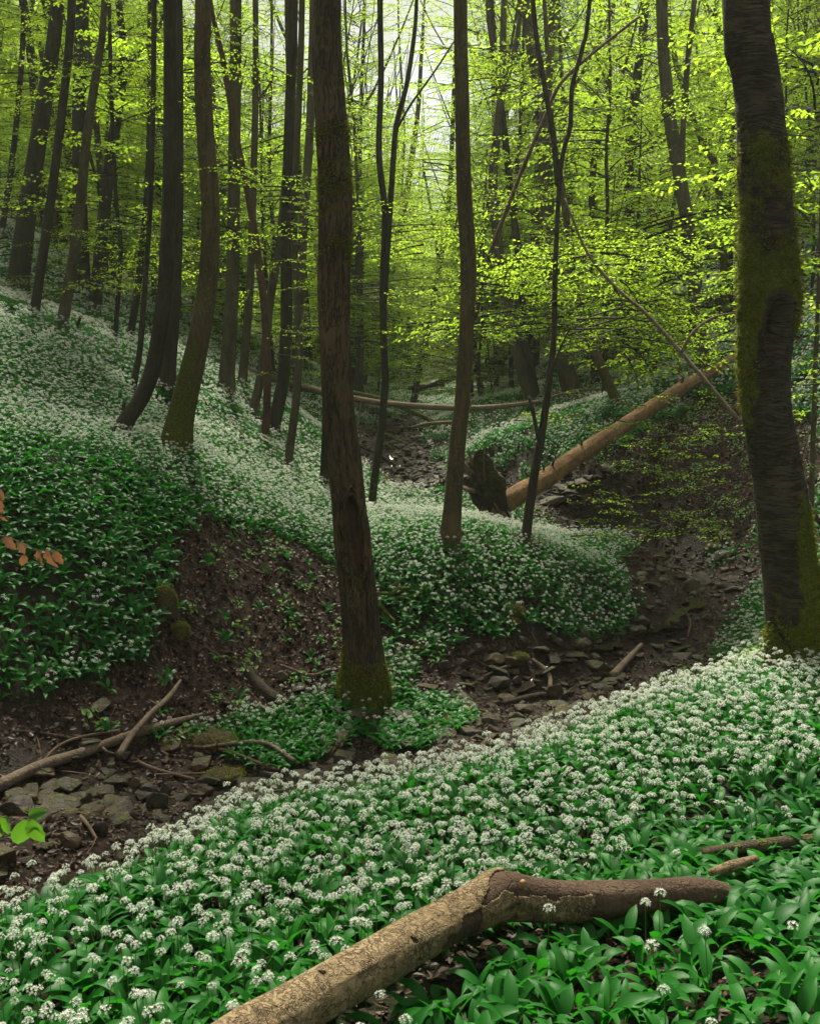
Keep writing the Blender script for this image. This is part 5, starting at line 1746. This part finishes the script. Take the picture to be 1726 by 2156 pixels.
# ------------------------------------------------------------------ stones and mossy lumps one can point at
def lump(px0, py0, wpx, hpx, label, mossy=True, seed=0, sink=.3, nm=None, cat=None):
    p = hit(px0, py0 + hpx * .35)
    k = depth_of(p) / FOC
    import bmesh
    bm = bmesh.new()
    bmesh.ops.create_icosphere(bm, subdivisions=4 if mossy else 3, radius=.5)
    co = np.array([v_.co[:] for v_ in bm.verts])
    rgx = np.random.default_rng(seed)
    for j in range(9 if not mossy else 0):
        d = unit(rgx.normal(0, 1, 3))
        h_ = rgx.uniform(.28, .42)
        q = co @ d
        co = co - np.outer(np.maximum(q - h_, 0) * .9, d)
    co = co * (1 + .10 * fbm(co * 3 + seed, seed, 3))[:, None]
    if mossy:
        co = co * (1 + .12 * fbm(co * 9 + seed, seed + 3, 3))[:, None]
    S_ = np.array([wpx * k, wpx * k * .75, hpx * k * 1.5])
    co = co * S_
    for v_, c_ in zip(bm.verts, co):
        v_.co = c_
    me = bpy.data.meshes.new('stone')
    bm.to_mesh(me)
    bm.free()
    me.materials.append(M['mossy'] if mossy else M['rock'])
    me.polygons.foreach_set('use_smooth', [bool(mossy)] * len(me.polygons))
    o = obj(nm or ('mossy_stone' if mossy else 'stream_stone'), me, loc=(p[0], p[1], p[2] + S_[2] * (.5 - sink) * .6))
    o.rotation_euler = (0, rgx.normal(0, .12), rgx.normal(0, .3))
    tag(o, label, cat or 'stone')
    if mossy:
        n = 2200
        ids = rgx.integers(0, len(co), n)
        P = co[ids] + rgx.normal(0, 1, (n, 3)) * S_ * .035
        keep = P[:, 2] > -.05 * S_[2]
        P = P[keep]
        D = unit(unit(P / S_) + rgx.normal(0, .5, P.shape))
        Ls = min(.024, .016 + .04 * S_[2]) * rgx.uniform(.4, 1, len(P))
        v, f = leaf_quads(P - D * .004, D, rgx.normal(0, 1, P.shape), Ls, Ls * .5)
        tag(obj('moss', np_mesh('moss', v, f, [M['mossleaf']]), o), kind='stuff')
    return o
for i, a in enumerate([
    (445,1560,105,36,'long bright mossy mound in the stream bed beside the garlic clump'),
    (1100,1140,72,26,'yellow mossy boulder on the spit behind the slender forked tree'),
    (1085,1283,42,20,'small mossy boulder at the foot of the flowery spit'),
    (1078,1310,34,14,'low mossy stone just under the small mossy boulder'),
    (352,1272,48,56,'dark moss cushion on the left bank above the stub'),
    (380,1330,40,30,'lower moss cushion on the left bank'),
    (1391,1174,34,12,'mossy stone at the top of the gravel bend'),
    (1089,1390,46,18,'mossy stone in the gravel right of the curved stick'),
    (1272,1420,36,12,'mossy stone near the upper edge of the flower bed'),
    (879,1367,30,14,'mossy stone among dead leaves right of the scarred tree'),
    (926,1364,20,9,'smaller mossy stone next to the one among dead leaves'),
    (470,1632,90,20,'flat mossy patch under the splintered branch'),
    (232,757,26,9,'yellow moss cushion on the flower slope'),
    (94,693,24,9,'moss cushion high on the flower slope by the slender trunk'),
    (812,1014,22,12,'yellow mossy stone in the upper stream'),
    (1500,1155,40,14,'stone with a mossy top by the foot of the bare right bank'),
    (1303,1179,22,7,'flat mossy stone at the end of the spit'),
]):
    lump(*a, mossy=True, seed=i + 1)
for i, a in enumerate([
    (44,1700,88,44,'broad grey slab at the lower left edge of the stream'),
    (164,1688,84,40,'large flat slab in the dark stream, second from the left edge'),
    (285,1648,32,24,'brown stone under the crossed branches'),
    (311,1668,46,30,'grey angular stone right of the brown one below the branches'),
    (351,1660,30,26,'pointed tan stone below the crossed branches'),
    (211,1748,36,34,'round tan stone beside the pinkish stick'),
    (147,1766,56,26,'flat brown stone above the short pinkish stick'),
    (91,1752,36,28,'dark stone between slab and flat brown stone'),
    (275,1716,38,16,'pale flat stone close to the flower bed'),
    (265,1738,34,20,'brown stone half hidden by the first flowers'),
    (594,1421,32,18,'tan stone next to the black rotten branch'),
    (981,1528,34,20,'tan stone touching the flower bed near the broken branch'),
    (1097,1350,34,16,'pale block of stone below the flowery spit'),
    (1002,1367,38,18,'grey stone in dead leaves, middle of the stream bed'),
    (1040,1388,50,24,'largest flat stone in the middle of the stream bed'),
    (974,1392,32,13,'long tan stone left of the largest flat one'),
    (1451,1232,42,32,'big brown block in the gravel bend'),
    (1524,1166,62,20,'dark ledge-like slab by the foot of the bare bank'),
    (1395,1222,30,16,'tan stone left of the big brown block'),
    (1350,1207,36,9,'pale flat flagstone at the spit'),
    (1544,1240,44,14,'flat grey stone right of the big brown block'),
    (1365,1190,26,10,'pale wedge stone in the upper gravel'),
    (835,1022,18,12,'tan stone beside the yellow mossy one upstream'),
    (857,1006,18,14,'brown boulder in the narrow upper stream'),
    (1470,1385,34,10,'grey flat stone at the edge of the flower bed under the cherry'),
]):
    lump(*a, mossy=False, seed=i + 40, sink=.35)

# ------------------------------------------------------------------ low leafy boughs in front of the forest
SPR = []
rg = np.random.default_rng(88)
for i, (L, dn, nb_) in enumerate([(1.0, 1.0, 2), (1.3, 1.0, 2), (1.6, .9, 3), (.7, 1.0, 1), (.55, .8, 1), (1.9, .85, 3)]):
    fans = []
    for k in range(nb_):
        fans.append(spray_arrays(np.array([0, 0, -.12 * k]), rg.normal(0, .25), L * (1 - .2 * k), rg, .052, droop=.1, rise=.06, dens=dn * 1.12, wdt=.64))
    SPR.append(fans_mesh('bough', fans, six=True))
AX = []
for r in FINAL_TREES:
    t = [c for c in r.children if c.name.startswith('trunk')][0]
    AX.append((r, np.array(r.location)))
def boughs(x0, x1, y0, y1, Y0, Y1, n, kinds, sc=(.7, 1.2), seed=0, mat_=None, link_=True):
    rg = np.random.default_rng(500 + seed)
    for i in range(n):
        p = at(rg.uniform(x0, x1), rg.uniform(y0, y1), rg.uniform(Y0, Y1))
        if p[2] < float(gz(p[0], p[1])) + .25:
            p[2] = float(gz(p[0], p[1])) + rg.uniform(.3, .7)
        ds = [np.hypot(p[0] - a[1][0], p[1] - a[1][1]) for a in AX]
        r, rb = AX[int(np.argmin(ds))]
        away = math.atan2(p[1] - rb[1], p[0] - rb[0]) + rg.normal(0, .7)
        o = obj('bough', SPR[int(rg.choice(kinds))], r)
        o.location = tuple(p - rb)
        o.rotation_euler = (rg.normal(0, .1), rg.normal(0, .12), away)
        s = rg.uniform(*sc)
        o.scale = (s, s, s)
boughs(1000, 1560, 480, 740, 11.5, 15, 70, [0, 1, 2, 5], seed=1)
boughs(960, 1200, 560, 620, 12, 14, 14, [0, 1, 3], seed=2)
boughs(1180, 1560, 800, 1140, 10.5, 14.0, 70, [3, 4, 3], (.55, 1.0), seed=3)
boughs(380, 660, 330, 520, 11, 13, 14, [0, 1, 3], (.6, .9), seed=4)
boughs(0, 360, 430, 600, 15, 20, 20, [0, 1, 2], seed=5)
boughs(60, 520, 0, 330, 13, 19, 16, [0, 1, 2], seed=6)
boughs(560, 670, 480, 830, 11, 14, 20, [3, 4], (.5, .9), seed=7)
boughs(960, 1560, 40, 490, 15, 22, 40, [0, 1, 2, 5], seed=8)
boughs(1670, 1740, 520, 1000, 8.5, 12, 16, [3, 4, 0], (.6, .9), seed=9)
boughs(990, 1150, 868, 905, 14.5, 16, 6, [3, 4], seed=10)
boughs(740, 1000, 200, 700, 17, 26, 20, [1, 2, 5], seed=11)
boughs(0, 700, 100, 620, 19, 26, 40, [1, 2, 5], (1, 1.5), seed=12)
boughs(420, 700, 540, 760, 18, 28, 25, [1, 2], (1, 1.4), seed=13)

boughs(740, 1100, 590, 790, 27, 36, 60, [1, 2, 5], (1.1, 1.7), seed=21)
boughs(1080, 1560, 640, 760, 22, 27, 34, [1, 2], (.8, 1.3), seed=22)
# ------------------------------------------------------------------ leaves close to the lens side
def single_leaf(px0, py0, Y, L, ang, face, m, parent, seed, curl=.25, wdt=.6, nm='leaf'):
    """one big leaf hanging in view: ang = direction of its tip in the picture plane"""
    rg = np.random.default_rng(seed)
    n = 9
    t = np.linspace(0, 1, n)
    wd = L * wdt * np.sin(np.pi * t ** .8) ** .85 * .5
    cols = 5
    V = []
    for i in range(n):
        for j in range(cols):
            s_ = (j / (cols - 1) - .5) * 2
            x_ = t[i] * L
            y_ = s_ * wd[i] * (1 + (.22 if curl > .3 else .07) * math.sin(i * 2.6 + s_ + seed))
            z_ = abs(s_) * wd[i] * .35 - curl * L * t[i] ** 2 + (.05 if curl > .3 else .02) * L * math.sin(i * 2.2 + j * 1.7 + seed)
            V.append((x_, y_, z_))
    V = np.array(V)
    idn = np.arange(n * cols).reshape(n, cols)
    F = np.stack([idn[:-1, :-1], idn[:-1, 1:], idn[1:, 1:], idn[1:, :-1]], -1).reshape(-1, 4)
    o = obj(nm, np_mesh(nm, V, F, [m], smooth=True), parent)
    d = Vector((math.cos(ang), face * .3, math.sin(ang))).normalized()
    up = Vector((0, -1, .55)) + Vector(tuple(rg.normal(0, .3, 3)))
    sd_ = up.cross(d).normalized()
    up = d.cross(sd_).normalized()
    R3 = Matrix((d, sd_, up)).transposed()
    o.rotation_euler = R3.to_euler()
    pl = Vector(parent.location) if parent else Vector((0, 0, 0))
    o.location = Vector(tuple(at(px0, py0, Y))) - pl
    return o
fb_ = at(-30, 1700, 2.35)
fr = thing('beech_twig', fb_, 'fresh bright green leaves on a twig at the lower left edge', 'twig')
v, f = tube([fb_, at(0, 1718, 2.35), at(30, 1722, 2.35), at(62, 1722, 2.35)], [.0022, .002, .0016, .001], 6, .01)
obj('stem', np_mesh('stem', v - fb_, f, [M['twig']], attrs={'moss': np.zeros(len(v))}), fr)
for i, a in enumerate([(14, 1716, 2.35, .062, -1.75, .2), (60, 1720, 2.36, .048, .35, -.1), (66, 1724, 2.34, .072, -1.25, -.2), (50, 1724, 2.37, .082, -1.75, .1), (-12, 1722, 2.35, .06, -1.5, .1)]):
    single_leaf(*a, M['fresh'], fr, 60 + i, wdt=.68)
cb_ = at(-60, 1150, 3.4)
cr = thing('dry_beech_twig', cb_, 'dry copper-brown beech leaves hanging from a twig at the left edge', 'twig')
v, f = tube([cb_, at(0, 1128, 3.4), at(40, 1140, 3.4), at(80, 1158, 3.4), at(112, 1160, 3.4)], [.003, .0022, .0018, .0014, .001], 6, .02)
obj('stem', np_mesh('stem', v - cb_, f, [M['twig']], attrs={'moss': np.zeros(len(v))}), cr)
for i, a in enumerate([(8, 1130, 3.4, .062, -.9, .2), (40, 1140, 3.4, .05, -1.2, -.1), (52, 1166, 3.41, .055, -1.8, .3), (82, 1158, 3.4, .06, -1.7, .1), (98, 1156, 3.39, .075, -1.35, -.2), (112, 1160, 3.4, .06, -1.0, .2), (88, 1160, 3.42, .05, -2.1, .2)]):
    single_leaf(*a, M['copper'], cr, 80 + i, curl=.45, wdt=.5)
cb2 = at(-60, 1010, 3.4)
cr2 = thing('dry_beech_twig', cb2, 'few dry copper leaves at the left edge, above the larger bunch', 'twig')
v, f = tube([cb2, at(-10, 1025, 3.4), at(8, 1035, 3.4)], [.002, .0016, .001], 6, .02)
obj('stem', np_mesh('stem', v - cb2, f, [M['twig']], attrs={'moss': np.zeros(len(v))}), cr2)
for i, a in enumerate([(-6, 1030, 3.4, .045, -1.0, .2), (2, 1050, 3.41, .055, -1.7, -.1), (-8, 1070, 3.41, .055, -1.2, -.1)]):
    single_leaf(*a, M['copper'], cr2, 90 + i, curl=.4, wdt=.5)
HAZE = 0.0007
if HAZE:
    hm, hnt, hout = mat('haze')
    pv = N(hnt, 'VolumePrincipled')
    pv.inputs['Density'].default_value = HAZE
    pv.inputs['Color'].default_value = (.90, .97, .80, 1)
    pv.inputs['Anisotropy'].default_value = .3
    hnt.links.new(pv.outputs[0], hout.inputs['Volume'])
    x0, x1, y0, y1, z0, z1 = -125, 125, -25, 205, -9, 60
    hv = [(a_, b_, c_) for a_ in (x0, x1) for b_ in (y0, y1) for c_ in (z0, z1)]
    hf = [(0, 1, 3, 2), (4, 6, 7, 5), (0, 4, 5, 1), (2, 3, 7, 6), (0, 2, 6, 4), (1, 5, 7, 3)]
    tag(obj('haze', np_mesh('haze', hv, hf, [hm])), kind='stuff')
#@@END
